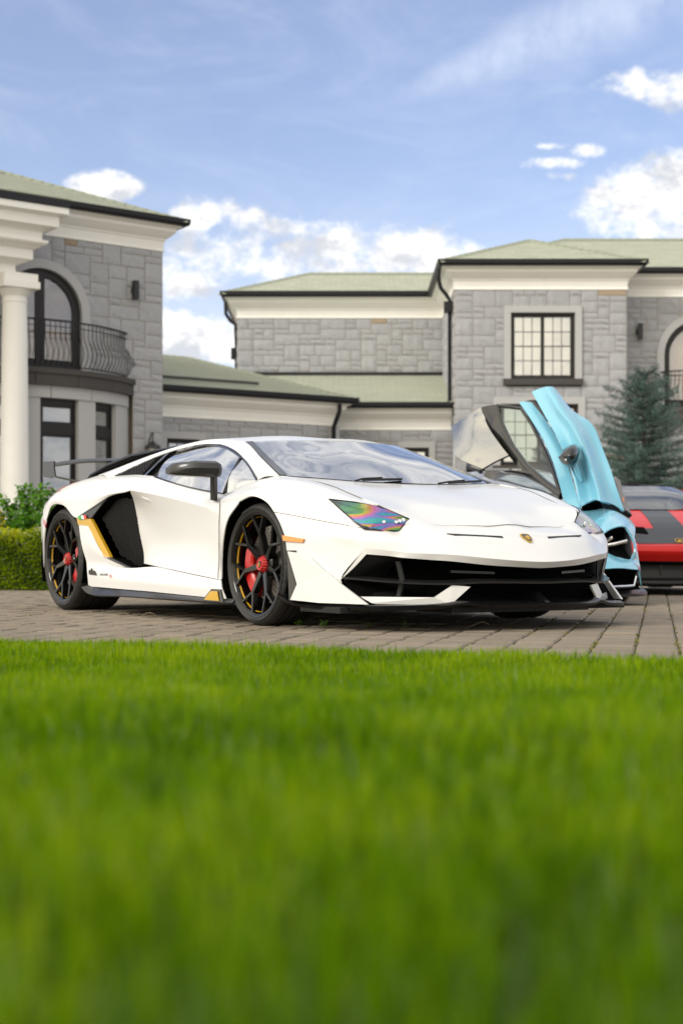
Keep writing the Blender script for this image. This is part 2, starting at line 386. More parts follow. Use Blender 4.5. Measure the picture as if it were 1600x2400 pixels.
def fast_mesh(name, V, F, m, tone=None, parent=None):
    """V (n,3), F (m,k) arrays -> object, with a per-vertex tone attribute"""
    me = bpy.data.meshes.new(name); nv, (nf, k) = len(V), F.shape
    me.vertices.add(nv); me.vertices.foreach_set('co', np.ascontiguousarray(V, np.float32).ravel())
    me.loops.add(nf*k); me.loops.foreach_set('vertex_index', np.ascontiguousarray(F, np.int32).ravel())
    me.polygons.add(nf); me.polygons.foreach_set('loop_start', np.arange(0, nf*k, k, dtype=np.int32)); me.polygons.foreach_set('loop_total', np.full(nf, k, np.int32))
    if tone is not None:
        a = me.attributes.new('tone', 'FLOAT', 'POINT'); a.data.foreach_set('value', tone.astype(np.float32))
    me.update(calc_edges=True); me.validate(); me.materials.append(MATS[m])
    o = bpy.data.objects.new(name, me); COL.objects.link(o)
    if parent is not None: o.parent = parent
    return o
def grass_blades():
    pts = []
    def scatter(x0, x1, y0, y1, dens, keep):
        n = int((x1-x0)*(y1-y0)*dens); p = RNG.uniform((x0, y0), (x1, y1), (n, 2)); pts.append(p[keep(p)])
    E = lambda p: np.array([lawn_edge(x) for x in p[:, 0]])
    inn = lambda p: (np.abs(p[:, 0]) < 0.245*p[:, 1]+0.35)
    scatter(-1.9, 1.9, 0.22, 3.2, 13000, lambda p: inn(p) & (p[:, 1] < E(p)))
    scatter(-2.2, 2.2, 3.2, 6.2, 12000, lambda p: inn(p) & (p[:, 1] < E(p)))
    scatter(-5, 5, -0.5, 7.5, 1500, lambda p: (~inn(p)) & (p[:, 1] < E(p)))
    # a fringe of longer blades leans over the paving
    n = 2600; xs = RNG.uniform(-2, 2, n); pts.append(np.stack([xs, np.array([lawn_edge(x) for x in xs])+RNG.normal(0, .025, n)], 1))
    P = np.concatenate(pts); n = len(P)
    patch = 0.5+0.5*np.sin(P[:, 0]*5.1+np.sin(P[:, 1]*3.7)*1.6)*np.sin(P[:, 1]*4.3+np.cos(P[:, 0]*2.9))
    h = RNG.uniform(.032, .066, n)*(0.75+0.42*patch); h *= np.where(RNG.random(n) < .04, 1.35, 1.0)
    a = RNG.uniform(0, 2*np.pi, n); lean = np.abs(RNG.normal(0, .32, n)); w = RNG.uniform(.0013, .0026, n)
    dx, dy = np.cos(a), np.sin(a); sx, sy = -dy, dx
    V = np.zeros((n, 5, 3)); z0 = lawn_z(P[:, 1])-.004
    for k, (f, wd, bend) in enumerate(((0, 1, 0), (0, -1, 0), (.55, .85, .3), (.55, -.85, .3), (1, 0, 1.0))):
        V[:, k, 0] = P[:, 0]+sx*w*wd+dx*lean*h*bend; V[:, k, 1] = P[:, 1]+sy*w*wd+dy*lean*h*bend; V[:, k, 2] = z0+h*f*(1-.25*lean*bend)
    b = (np.arange(n)*5)[:, None]
    F = np.concatenate([b+np.array([[0, 1, 3]]), b+np.array([[0, 3, 2]]), b+np.array([[2, 3, 4]])])
    p2 = np.sin(P[:, 0]*13+2*np.sin(P[:, 1]*7))*np.sin(P[:, 1]*11+np.cos(P[:, 0]*9)*2); tone = np.clip(RNG.normal(.42, .22, n)+.12*np.clip((P[:, 1]-2.0)/3.0, -.5, 1)+.35*(patch-.5)+.16*p2, 0, 1); T = np.repeat(tone[:, None], 5, 1); T[:, 4] += .12; T[:, 2:4] += .05  # tone falls towards the camera: shade between near blades put into their colour
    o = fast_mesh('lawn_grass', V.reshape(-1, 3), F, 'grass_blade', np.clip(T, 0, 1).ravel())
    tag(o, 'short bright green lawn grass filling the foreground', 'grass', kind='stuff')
grass_blades()
# ------------------------------------------------------------ houses
mat('granite', (0.37, 0.375, 0.395), rough=0.9, noise=(22, (0.305, 0.31, 0.325), 8), bump=(35, 0.35, 0.01), vary=0.045)
mat('granite_tan', (0.36, 0.29, 0.21), rough=0.9, noise=(22, (0.30, 0.24, 0.18), 8), bump=(35, 0.5, 0.01), vary=0.08)
mat('granite_smooth', (0.44, 0.44, 0.445), rough=0.8, noise=(60, (0.38, 0.38, 0.385), 8), bump=(120, 0.2, 0.003))
mat('mortar', (0.44, 0.385, 0.31), rough=0.95, noise=(30, (0.39, 0.34, 0.27)))
mat('trim_white', (0.82, 0.81, 0.77), rough=0.6, noise=(3, (0.79, 0.78, 0.74)))
mat('dark_metal', (0.006, 0.006, 0.009), rough=0.4, spec=0.35)
mat('frame_brown', (0.013, 0.011, 0.011), rough=0.45, spec=0.35)
mat('slab_dark', (0.06, 0.055, 0.051), rough=0.8, noise=(25, (0.046, 0.042, 0.04)))
mat('lamp_black', (0.008, 0.008, 0.009), rough=0.45)
mat('curtain', (0.62, 0.52, 0.28), rough=0.9, noise=(6, (0.50, 0.42, 0.22)))  # yellow stands in for the warm sky reflected in the panes
mat('blind_reflection', (0.46, 0.31, 0.18), rough=0.7, noise=(10, (0.36, 0.24, 0.14)))
mat('room_dark', (0.10, 0.115, 0.11), rough=0.9)
mat('lantern_glass', (0.55, 0.52, 0.42), rough=0.3, trans=0.3)
glass('window_glass', (0.80, 0.86, 0.82), ior=1.65, base=0.42)
glass('arch_glass', (0.85, 0.85, 0.82), ior=1.6, base=0.14)
glass('door_glass', (0.70, 0.82, 0.80), ior=1.7, base=0.30)
def shingle_mat():
    m = mat('shingle', (0.30, 0.31, 0.21), rough=0.9, bump=(60, 0.4, 0.004)); t = m.node_tree; L = t.links.new; b = t.nodes['Principled BSDF']
    uv = nd(t, 'ShaderNodeUVMap'); br = nd(t, 'ShaderNodeTexBrick'); br.offset = 0.5; br.inputs['Scale'].default_value = 1.0
    br.inputs['Brick Width'].default_value = 0.30; br.inputs['Row Height'].default_value = 0.145; br.inputs['Mortar Size'].default_value = 0.006; br.inputs['Bias'].default_value = -0.1
    br.inputs['Color1'].default_value = (0.48, 0.50, 0.42, 1); br.inputs['Color2'].default_value = (0.39, 0.41, 0.34, 1); br.inputs['Mortar'].default_value = (0.24, 0.26, 0.20, 1)
    L(uv.outputs[0], br.inputs['Vector']); L(br.outputs['Color'], b.inputs['Base Color'])
shingle_mat()
CELL = 0.128
STONES = {}
def stone_mesh(w, h, var, tan):
    key = (w, h, var, tan)
    if key in STONES: return STONES[key]
    rg = random.Random(hash((w, h, var)) & 0xffff); g = 0.0075; W, H = w*CELL/2-g, h*CELL/2-g
    nx, nz = (4 if w > 2 else 3), (3 if h > 1 else 2); V = []; F = []
    for i in range(nx+1):
        for j in range(nz+1):
            a, b = -1+2*i/nx, -1+2*j/nz; e = (i in (0, nx)) or (j in (0, nz))
            V.append((a*W+rg.uniform(-.006, .006)*(not e), (0.018 if e else rg.uniform(.022, .040)), b*H+rg.uniform(-.005, .005)*(not e)))
    idx = lambda i, j: i*(nz+1)+j
    for i in range(nx):
        for j in range(nz): F.append((idx(i, j), idx(i+1, j), idx(i+1, j+1), idx(i, j+1)))
    n0 = len(V); ring = [idx(i, 0) for i in range(nx)]+[idx(nx, j) for j in range(nz)]+[idx(i, nz) for i in range(nx, 0, -1)]+[idx(0, j) for j in range(nz, 0, -1)]
    for r in ring: V.append((V[r][0], -0.01, V[r][2]))
    m = len(ring); F += [(ring[k], n0+k, n0+(k+1) % m, ring[(k+1) % m]) for k in range(m)]
    me = bpy.data.meshes.new('stone'); me.from_pydata(V, [], F); me.materials.append(MATS['granite_tan' if tan else 'granite']); fix_normals(me); STONES[key] = me; return me
def stone_wall(parent, base, dr, nrm, length, z0, z1, holes=(), seed=1, skip=None, tan=0.012, built=None):
    """coursed rubble on the wall that starts at base and runs along dr; holes(t, z) -> True inside an opening; built(t,z): where single stones are laid"""
    nt, nz = max(1, round(length/CELL)), max(1, round((z1-z0)/CELL)); ct, cz = length/nt, (z1-z0)/nz
    rg = random.Random(seed); occ = [[False]*nz for _ in range(nt)]; base = np.array(base, float); dr = np.array(dr, float); nrm = np.array(nrm, float)
    P3 = lambda t, n, z: (base[0]+dr[0]*t+nrm[0]*n, base[1]+dr[1]*t+nrm[1]*n, z)
    hole = lambda t, z: any(h(t, z) for h in holes)
    mb = MB()
    for i in range(nt):
        j = 0
        while j < nz:
            if hole((i+.5)*ct, z0+(j+.5)*cz): occ[i][j] = True; j += 1; continue
            k = j
            while k < nz and not hole((i+.5)*ct, z0+(k+.5)*cz): k += 1
            mb.add([P3(i*ct, 0, z0+j*cz), P3((i+1)*ct, 0, z0+j*cz), P3((i+1)*ct, 0, z0+k*cz), P3(i*ct, 0, z0+k*cz)], [(0, 1, 2, 3)])
            mb.add([P3(i*ct, -.3, z0+j*cz), P3((i+1)*ct, -.3, z0+j*cz), P3((i+1)*ct, -.3, z0+k*cz), P3(i*ct, -.3, z0+k*cz)], [(3, 2, 1, 0)])
            j = k
    wall = mb.build('wall', 'mortar', parent, fix=False)
    sizes = [(2, 1), (3, 1), (4, 1), (5, 1), (3, 2), (4, 2), (5, 2), (4, 2), (3, 2), (2, 2), (4, 3), (3, 3), (3, 2), (2, 1), (3, 1), (4, 1)]
    rest = MB(); ang = math.atan2(dr[1], dr[0]); flip = (dr[0]*nrm[1]-dr[1]*nrm[0]) < 0
    for j in range(nz):
        for i in range(nt):
            if occ[i][j]: continue
            free = 0
            while i+free < nt and not occ[i+free][j]: free += 1
            ch = [s for s in sizes if s[0] <= free and s[1] <= nz-j and s[0] != free-1]
            ok = [s for s in ch if all(not occ[i+a][j+b] for a in range(s[0]) for b in range(s[1]))]
            w_, h_ = rg.choice(ok) if ok else (min(free, 2) if free < 3 else 1, 1)
            for a in range(w_):
                for b in range(h_): occ[i+a][j+b] = True
            t, z = (i+w_/2)*ct, z0+(j+h_/2)*cz
            far = bool(built and not built(t, z))
            if far:
                me = stone_mesh(w_, h_, rg.randrange(3), False); yaw = ang
                if -math.sin(yaw)*nrm[0]+math.cos(yaw)*nrm[1] < 0: yaw += math.pi
                mt = Matrix.Translation(P3(t, 0, z)) @ Matrix.Rotation(yaw, 4, 'Z') @ Matrix.Diagonal((ct/CELL, 1, cz/CELL, 1))
                rest.add([tuple(mt @ v.co) for v in me.vertices], [tuple(pp.vertices) for pp in me.polygons]); continue
            o = bpy.data.objects.new('stone', stone_mesh(w_, h_, rg.randrange(3), (rg.random() < tan and w_*h_ <= 6))); COL.objects.link(o); o.parent = wall
            o.location = P3(t, 0, z); o.rotation_euler = (0, 0, ang if not flip else ang+math.pi)
            if not flip: o.rotation_euler = (0, 0, ang+math.pi)
            else: o.rotation_euler = (0, 0, ang)
            # local +Y must look outward
            yv = (-math.sin(o.rotation_euler[2]), math.cos(o.rotation_euler[2]))
            if yv[0]*nrm[0]+yv[1]*nrm[1] < 0: o.rotation_euler[2] += math.pi
            o.scale = (ct/CELL, rg.uniform(.8, 1.2), cz/CELL)
    if rest.v: rest.build('more_stones', 'granite', wall)['kind'] = 'stuff'
    return wall
def sweep(parent, name, path, prof, m, closed_prof=True, smooth=None):
    """profile (outward, z) swept along a plan polyline whose outward side is on the RIGHT of the walking direction, mitred"""
    path = [np.array(p, float) for p in path]; V = []; F = []; n = len(prof)
    for i, p in enumerate(path):
        d1 = path[i]-path[i-1] if i > 0 else path[1]-path[0]; d2 = path[i+1]-path[i] if i < len(path)-1 else d1
        d1 = d1/np.linalg.norm(d1); d2 = d2/np.linalg.norm(d2); n1 = np.array([d1[1], -d1[0]]); n2 = np.array([d2[1], -d2[0]])
        b = n1+n2; b = b/np.linalg.norm(b); b = b/max(0.3, b@n1)
        for o_, z in prof: V.append((p[0]+b[0]*o_, p[1]+b[1]*o_, z))
    for i in range(len(path)-1):
        for j in range(n if closed_prof else n-1): F.append((i*n+j, i*n+(j+1) % n, (i+1)*n+(j+1) % n, (i+1)*n+j))
    F += [tuple(range(n)), tuple((len(path)-1)*n+j for j in range(n))[::-1]]
    mb = MB(); mb.add(V, F); return mb.build(name, m, parent, smooth)
COR = [(-.05, 0), (.055, 0), (.055, .03), (.03, .045), (.03, .06), (.05, .20), (.085, .215), (.085, .24), (.11, .25), (.20, .30), (.29, .36), (.31, .37), (.31, .425), (.34, .435), (.42, .46), (.47, .50), (.47, .53), (-.05, .53)]
def cornice(parent, path, zt, k=1.0):
    return sweep(parent, 'cornice', path, [(o*k*.68, zt+z*k) for o, z in COR], 'trim_white')
def gutter(parent, path, zt, k=1.0):
    pr = [(.44, .50), (.50, .475), (.57, .49), (.605, .53), (.61, .60), (.62, .60), (.62, .615), (.595, .615), (.59, .55), (.45, .55)]
    return sweep(parent, 'gutter', path, [(o*k*.68, zt+z*k) for o, z in pr], 'dark_metal')
def roof_plane(parent, poly, name='roof'):
    """shingled slope laid in stepped courses; poly[0]->poly[1] is the eave"""
    P = [np.array(p, float) for p in poly]; eu = P[1]-P[0]; eu[2] = 0; eu = eu/np.linalg.norm(eu)
    nrm = np.cross(P[1]-P[0], P[-1]-P[0]); nrm = nrm/np.linalg.norm(nrm)
    if nrm[2] < 0: nrm = -nrm
    ev = np.cross(nrm, eu); ev = ev if ev[2] > 0 else -ev
    Q = [((p-P[0])@eu, (p-P[0])@ev) for p in P]; b1 = max(q[1] for q in Q); k = 0.145; V = []; F = []; UV = []
    def clip(poly, c, keep_hi):
        out = []
        for i in range(len(poly)):
            a, b = poly[i], poly[(i+1) % len(poly)]; ia = (a[1] >= c) == keep_hi or a[1] == c; ib = (b[1] >= c) == keep_hi or b[1] == c
            if ia: out.append(a)
            if ia != ib and b[1] != a[1]:
                s = (c-a[1])/(b[1]-a[1]); out.append((a[0]+(b[0]-a[0])*s, c))
        return out
    y = 0.0
    while y < b1-1e-4:
        pl = clip(clip(Q, y, True), min(y+k, b1), False)
        if len(pl) >= 3:
            n0 = len(V)
            for (a, b) in pl:
                lift = 0.010*(1-(b-y)/k); V.append(tuple(P[0]+eu*a+ev*b+nrm*lift)); UV.append((a, b))
            F.append(tuple(range(n0, n0+len(pl))))
            xs = [a for a, b in pl if abs(b-y) < 1e-6]
            if len(xs) >= 2:
                n0 = len(V)
                for a, l in ((min(xs), .010), (max(xs), .010), (max(xs), -.01), (min(xs), -.01)): V.append(tuple(P[0]+eu*a+ev*y+nrm*l)); UV.append((a, y))
                F.append((n0, n0+1, n0+2, n0+3))
        y += k
    o = obj(name, V, F, 'shingle', parent); ul = o.data.uv_layers.new(name='UVMap')
    for lp in o.data.loops: ul.data[lp.index].uv = UV[lp.vertex_index]
    return o
def ridge_cap(parent, a, b):
    a = Vector(a); b = Vector(b); L = (b-a).length; n = max(1, int(L/0.22)); mb = MB(); d = (b-a).normalized(); s = d.cross(Vector((0, 0, 1))).normalized(); u = s.cross(d)
    for i in range(n):
        p = a+d*(L*i/n); q = a+d*(L*(i+1)/n+.03)
        V = [p+s*.13-u*.045+u*.012, p+u*.05, p-s*.13-u*.045+u*.012, q+s*.13-u*.045, q+u*.038, q-s*.13-u*.045]
        mb.add(V, [(0, 1, 4, 3), (1, 2, 5, 4), (0, 2, 1), (3, 4, 5)])
    return mb.build('ridge_cap', 'shingle', parent)
def frame_box(mb, P3, t0, t1, z0, z1, n0, n1):
    V = [P3(t0, n0, z0), P3(t1, n0, z0), P3(t1, n1, z0), P3(t0, n1, z0), P3(t0, n0, z1), P3(t1, n0, z1), P3(t1, n1, z1), P3(t0, n1, z1)]
    mb.add(V, [(0, 3, 2, 1), (4, 5, 6, 7), (0, 1, 5, 4), (1, 2, 6, 5), (2, 3, 7, 6), (3, 0, 4, 7)])
def sash_window(parent, P3, t0, t1, z0, z1, cols, rows, leaves=2, surround=0.15, sill=True, back='curtain', gl='window_glass', mun=0.014, proud=0.05):
    """window set into the wall: stone surround, sill, frame, leaves with glazing bars, panes, a curtain behind"""
    root = MB()
    fw_ = .055; nF, nB = -.03, -.10
    for a in ((t0, t0+fw_, z0, z1), (t1-fw_, t1, z0, z1), (t0+fw_, t1-fw_, z0, z0+fw_), (t0+fw_, t1-fw_, z1-fw_, z1)): frame_box(root, P3, *a, nB, nF)
    win = root.build('window', 'frame_brown', parent)
    if surround:
        s = surround
        for a in ((t0-s, t0, z0-.0, z1+s), (t1, t1+s, z0-.0, z1+s), (t0, t1, z1, z1+s)):
            mb = MB(); frame_box(mb, P3, *a, -.2, proud+.015); mb.build('surround_stone', 'granite_smooth', win)
    if sill:
        mb = MB(); frame_box(mb, P3, t0-surround-.02, t1+surround+.02, z0-.14, z0, -.2, .11); mb.build('sill', 'slab_dark', win)
    it0, it1, iz0, iz1 = t0+fw_, t1-fw_, z0+fw_, z1-fw_; lw = (it1-it0)/leaves
    for l in range(leaves):
        a0, a1 = it0+l*lw, it0+(l+1)*lw; st = .04; mb = MB()
        for a in ((a0, a0+st, iz0, iz1), (a1-st, a1, iz0, iz1), (a0+st, a1-st, iz0, iz0+st), (a0+st, a1-st, iz1-st, iz1)): frame_box(mb, P3, *a, -.085, -.045)
        b0, b1, c0, c1 = a0+st, a1-st, iz0+st, iz1-st
        for q in range(1, cols): x = b0+(b1-b0)*q/cols; frame_box(mb, P3, x-mun/2, x+mun/2, c0, c1, -.08, -.05)
        for q in range(1, rows): z = c0+(c1-c0)*q/rows; hh = mun*(1.5 if q == rows//2 and rows > 2 else 1)/2; frame_box(mb, P3, b0, b1, z-hh, z+hh, -.081, -.049)
        mb.build('sash', 'frame_brown', win)
        for q in range(cols):
            for r_ in range(rows):
                x0, x1 = b0+(b1-b0)*q/cols, b0+(b1-b0)*(q+1)/cols; zz0, zz1 = c0+(c1-c0)*r_/rows, c0+(c1-c0)*(r_+1)/rows; j = random.uniform(-.0015, .0015)
                obj('pane', [P3(x0, -.066+j, zz0), P3(x1, -.066-j, zz0), P3(x1, -.066-j*.5, zz1), P3(x0, -.066+j*1.5, zz1)], [(0, 1, 2, 3)], gl, win)
    mb = MB(); frame_box(mb, P3, t0-.05, t1+.05, z0-.05, z1+.05, -.24, -.22); mb.build('curtain', back, win)
    return win
def rect(t0, t1, z0, z1): return lambda t, z: t0 < t < t1 and z0 < z < z1
def arch(tc, r, zs, z0): return lambda t, z: (abs(t-tc) < r and z0 < z <= zs) or (z > zs and (t-tc)**2+(z-zs)**2 < r*r)
def arched_door(parent, P3, tc, r, zs, z0, back='blind_reflection', vert=1):
    """tall arched double door in a dark frame with a smooth stone arch round it"""
    N = 24
    def ring(name, r0, r1, n0, n1, m, pieces, par, straight=True):
        for q in range(pieces):
            mb = MB(); V = []; a0, a1 = math.pi*q/pieces, math.pi*(q+1)/pieces; k = max(2, N//pieces)
            for i in range(k+1):
                a = a0+(a1-a0)*i/k
                for rr, nn in ((r0, n0), (r1, n0), (r1, n1), (r0, n1)): V.append(P3(tc+rr*math.cos(a), nn, zs+rr*math.sin(a)))
            F = []
            for i in range(k):
                for j in range(4): F.append((i*4+j, i*4+(j+1) % 4, (i+1)*4+(j+1) % 4, (i+1)*4+j))
            F += [(0, 1, 2, 3), tuple(k*4+j for j in (3, 2, 1, 0))]; mb.add(V, F); mb.build(name, m, par)
        if straight:
            for sg in (-1, 1):
                mb = MB(); ta, tb = sorted((tc+sg*r0, tc+sg*r1)); frame_box(mb, P3, ta, tb, z0, zs, n0, n1); mb.build(name, m, par)
    mb = MB(); frame_box(mb, P3, tc-r, tc+r, z0-.02, z0+.06, -.10, -.02); dr = mb.build('french_door', 'frame_brown', parent)
    ring('arch_stone', r, r+.17, -.2, .065, 'granite_smooth', 5, dr)
    ring('door_frame', r-.14, r-.002, -.12, -.03, 'frame_brown', 1, dr)
    for sg in (-1, 0, 1)[1:2]:
        mb = MB(); frame_box(mb, P3, tc-.085, tc+.085, z0+.06, zs+r-.13, -.11, -.035); mb.build('meeting_stile', 'frame_brown', dr)
    mb = MB(); frame_box(mb, P3, tc-r+.14, tc+r-.14, z0+.06, z0+.20, -.11, -.04); mb.build('bottom_rail', 'frame_brown', dr)
    for sg in (-1, 1):
        V = [P3(tc+sg*.085, -.075, z0+.2)]; V += [P3(tc+sg*(r-.14), -.075, z0+.2)]
        for i in range(N+1):
            a = (math.pi/2)*i/N; x = (r-.14)*math.cos(a)
            if x < .085: break
            V.append(P3(tc+sg*x, -.075, zs+(r-.14)*math.sin(a)))
        V.append(P3(tc+sg*.085, -.075, zs+math.sqrt((r-.14)**2-.085**2))); obj('pane', V, [tuple(range(len(V)))], 'arch_glass', dr)
    # blind slats behind the glass; their brown stands in for reflected sunset clouds
    mb = MB(); z = z0+.1
    while z < zs+r-.1:
        hw = r-.05 if z < zs else math.sqrt(max(.01, r*r-(z-zs)**2)); frame_box(mb, P3, tc-hw, tc+hw, z, z+.045, -.20, -.185); z += .052
    mb.build('blind', back, dr)
    return dr
def balcony(parent_name, label, P3, tc, half, sag, z_floor, z_bot, rail_h, group=None):
    """bowed slab with bellied iron railing"""
    Rr = (half*half+sag*sag)/(2*sag); nc = sag-Rr; am = math.asin(min(1, half/Rr)); root = empty('balcony'); N = 28
    pt = lambda a, r, z: P3(tc-r*math.sin(a), nc+r*math.cos(a), z)
    def band(name, r0, r1, z0, z1, m, a0=-am, a1=am):
        mb = MB(); V = []; F = []
        for i in range(N+1):
            a = a0+(a1-a0)*i/N
            for rr, z in ((r0, z0), (r1, z0), (r1, z1), (r0, z1)): V.append(pt(a, rr, z))
        for i in range(N):
            for j in range(4): F.append((i*4+j, i*4+(j+1) % 4, (i+1)*4+(j+1) % 4, (i+1)*4+j))
        F += [(0, 1, 2, 3), tuple(N*4+j for j in (3, 2, 1, 0))]; mb.add(V, F); return mb.build(name, m, root, 30)
    q = 5
    for i in range(q): band('slab_stone', Rr-1.1, Rr, z_bot, z_floor-.10, 'slab_dark', -am+2*am*i/q+.002, -am+2*am*(i+1)/q-.002)
    band('slab_cap', Rr-1.1, Rr+.03, z_floor-.10, z_floor, 'slab_dark')
    zr = z_floor+rail_h
    band('top_rail', Rr-.13, Rr-.09, zr-.03, zr, 'dark_metal'); band('mid_rail', Rr-.12, Rr-.10, zr-.13, zr-.115, 'dark_metal'); band('bottom_rail', Rr-.12, Rr-.10, z_floor+.05, z_floor+.07, 'dark_metal')
    nb = int(2*am*Rr/.105)
    for i in range(nb+1):
        a = -am+.01+(2*am-.02)*i/nb; mb = MB(); pts = []
        for z, o in ((0.05, -.11), (.12, -.06), (.22, -.005), (.32, .015), (.42, -.02), (.52, -.075), (.62, -.11), (rail_h-.03, -.11)): pts.append(pt(a, Rr+o, z_floor+z))
        mb.tube(pts, .0085, 5); mb.build('baluster', 'dark_metal', root)
    return tag(root, label, 'balcony', group)
def wall_light(P3, t, z, label, h=.36):
    root = MB(); frame_box(root, P3, t-.05, t+.05, z-h/2, z+h/2, .09, .19); o = root.build('wall_light', 'lamp_black'); mb = MB(); frame_box(mb, P3, t-.075, t+.045, z-.06, z+.06, .03, .092); mb.build('bracket', 'lamp_black', o)
    return tag(o, label, 'wall light', 'wall lights')
def downpipe(parent, pts, r=.045):
    mb = MB(); mb.tube(pts, r, 8); return mb.build('downpipe', 'dark_metal', parent, 40)
def wallframe(base, dr, nrm):
    return lambda t, n, z: (base[0]+dr[0]*t+nrm[0]*n, base[1]+dr[1]*t+nrm[1]*n, z)

ZT = 6.36; EV = ZT+.50
# --- right wing and its set-back end
RW = empty('house_wing', (4.5, 33, 0)); RW.location = (0, 0, 0); tag(RW, 'grey stone house wing with twin sash window, white cornice and green shingle hip roof', 'house')
PF = wallframe((2.55, 31.9), (1, 0), (0, -1)); w1 = (3.787-2.55, 5.227-2.55, 4.36, 5.847); w2 = (1.0, 2.75, 2.42, 3.80)
stone_wall(RW, (2.55, 31.9), (1, 0), (0, -1), 3.83, 0, ZT, [rect(w1[0]-.1, w1[1]+.1, w1[2]-.1, w1[3]+.1), rect(w2[0]-.1, w2[1]+.1, w2[2]-.1, w2[3]+.1)], 11, built=lambda t, z: z > 2.3, tan=0.02)
sash_window(RW, PF, *w1, 3, 4, 2, .15); sash_window(RW, PF, *w2, 3, 4, 2, .15)
stone_wall(RW, (2.55, 31.9), (0, 1), (-1, 0), 4.0, 3.2, ZT, [], 12, built=lambda t, z: z > 4.6+.3*t)
stone_wall(RW, (6.38, 31.9), (0, 1), (1, 0), 0.9, 0, ZT, [], 13, built=lambda t, z: False)
PE = wallframe((6.38, 32.8), (1, 0), (0, -1)); atc, ar, azs, az0 = 1.84, .80, 5.02, 3.80
stone_wall(RW, (6.38, 32.8), (1, 0), (0, -1), 6.6, 0, ZT, [arch(atc, ar+.08, azs, az0-.1)], 14, built=lambda t, z: t < 2.1 and z > 2.2)
arched_door(RW, PE, atc, ar, azs, az0)
cornice(RW, [(2.55, 36.9), (2.55, 31.9), (6.38, 31.9), (6.38, 32.8), (13, 32.8)][::1], ZT)
gutter(RW, [(2.55, 36.9), (2.55, 31.9), (6.38, 31.9), (6.38, 32.8), (13, 32.8)], ZT)
ex, ey = .385, .385; yl = 31.9-ey; xl, xr = 2.55-ex, 6.38+ex; hd = (xr-xl)/2; za = EV+.06+.42*hd; ap = ((xl+xr)/2, yl+hd, za); E0 = EV+.06
roof_plane(RW, [(xl, yl, E0), (xr, yl, E0), ap]); roof_plane(RW, [(xl, yl+7, E0), (xl, yl, E0), ap, (ap[0], yl+7, za)]); roof_plane(RW, [(xr, yl, E0), (xr, yl+7, E0), (ap[0], yl+7, za), ap])
ridge_cap(RW, (xl, yl, E0), ap); ridge_cap(RW, (xr, yl, E0), ap)
y2 = 32.8-ey; rz = E0+.42*3.41
roof_plane(RW, [(2.2, y2, E0), (15, y2, E0), (15, y2+3.41, rz), (5.61, y2+3.41, rz)]); ridge_cap(RW, (5.61, y2+3.41, rz), (15, y2+3.41, rz))
roof_plane(RW, [(15, y2+6.8, E0), (2.2, y2+6.8, E0), (5.61, y2+3.41, rz), (15, y2+3.41, rz)])
roof_plane(RW, [(2.2, y2+6.8, E0), (2.2, y2, E0), (5.61, y2+3.41, rz)]); ridge_cap(RW, (2.2, y2, E0), (5.61, y2+3.41, rz))
downpipe(RW, [(2.55-.35, 32.2, ZT+.48), (2.55-.35, 32.2, ZT+.28), (2.55-.30, 32.3, ZT+.12), (2.55-.16, 32.4, ZT-.02), (2.55-.09, 32.4, ZT-.15), (2.55-.09, 32.4, 3.95), (2.55-.16, 32.2, 3.82)])
mb = MB(); mb.box((2.55-.22, 32.28, ZT-.42), (2.55-.01, 32.52, ZT-.18)); mb.build('rain_hopper', 'dark_metal', RW)
balcony('b', 'bowed iron balcony beneath the arched door at the photo\'s right edge', PE, atc, 1.05, .55, 3.78, 3.50, .86, 'bowed iron balconies')
wall_light(PE, .47, 5.55, 'slim black wall light beside the arched door at the photo\'s right edge')
# --- block in the middle with its lean-to
MBK = empty('house_block'); tag(MBK, 'grey stone upper storey behind a lean-to of green shingles, between the two wings', 'house')
stone_wall(MBK, (-2.6, 35.7), (1, 0), (0, -1), 5.15, 4.9, ZT, [], 21, tan=0.02)
stone_wall(MBK, (-2.6, 35.7), (0, 1), (-1, 0), 6.0, 3.0, ZT, [], 22, built=lambda t, z: False)
cornice(MBK, [(-2.6, 42), (-2.6, 35.7), (2.55, 35.7)], ZT); gutter(MBK, [(-2.6, 42), (-2.6, 35.7), (2.6, 35.7)], ZT)
yb = 35.7-ey; xb = -2.6-ex; rzm = E0+.42*2.15
roof_plane(MBK, [(xb, yb, E0), (4, yb, E0), (4, yb+2.15, rzm), (xb+2.15, yb+2.15, rzm)]); roof_plane(MBK, [(xb, yb+5, E0), (xb, yb, E0), (xb+2.15, yb+2.15, rzm), (xb+2.15, yb+5, rzm)])
ridge_cap(MBK, (xb, yb, E0), (xb+2.15, yb+2.15, rzm)); ridge_cap(MBK, (xb+2.15, yb+2.15, rzm), (4, yb+2.15, rzm))
downpipe(MBK, [(-2.6-.35, 36.2, ZT+.48), (-2.6-.34, 36.2, ZT+.2), (-2.6-.22, 36.2, ZT+.02), (-2.6-.09, 36.2, ZT-.08), (-2.6-.07, 36.2, ZT-.7), (-2.6-.07, 36.2, 3.6)])
mb = MB(); mb.box((-2.6-.2, 36.08, ZT-.95), (-2.61, 36.32, ZT-.68)); mb.build('rain_hopper', 'dark_metal', MBK)
roof_plane(MBK, [(-2.0, 32.02, 3.82), (2.55, 32.02, 3.82), (2.55, 35.7, 4.94), (-2.0, 35.7, 4.94)], 'lean_to_roof')
mb = MB(); mb.box((-2.2, 35.60, 4.90), (2.54, 35.70, 5.0)); mb.build('flashing', 'dark_metal', MBK)
LWY = 32.42; PL_ = wallframe((-.2, LWY), (1, 0), (0, -1)); lw1 = (1.62, 2.19, 1.6, 2.86)
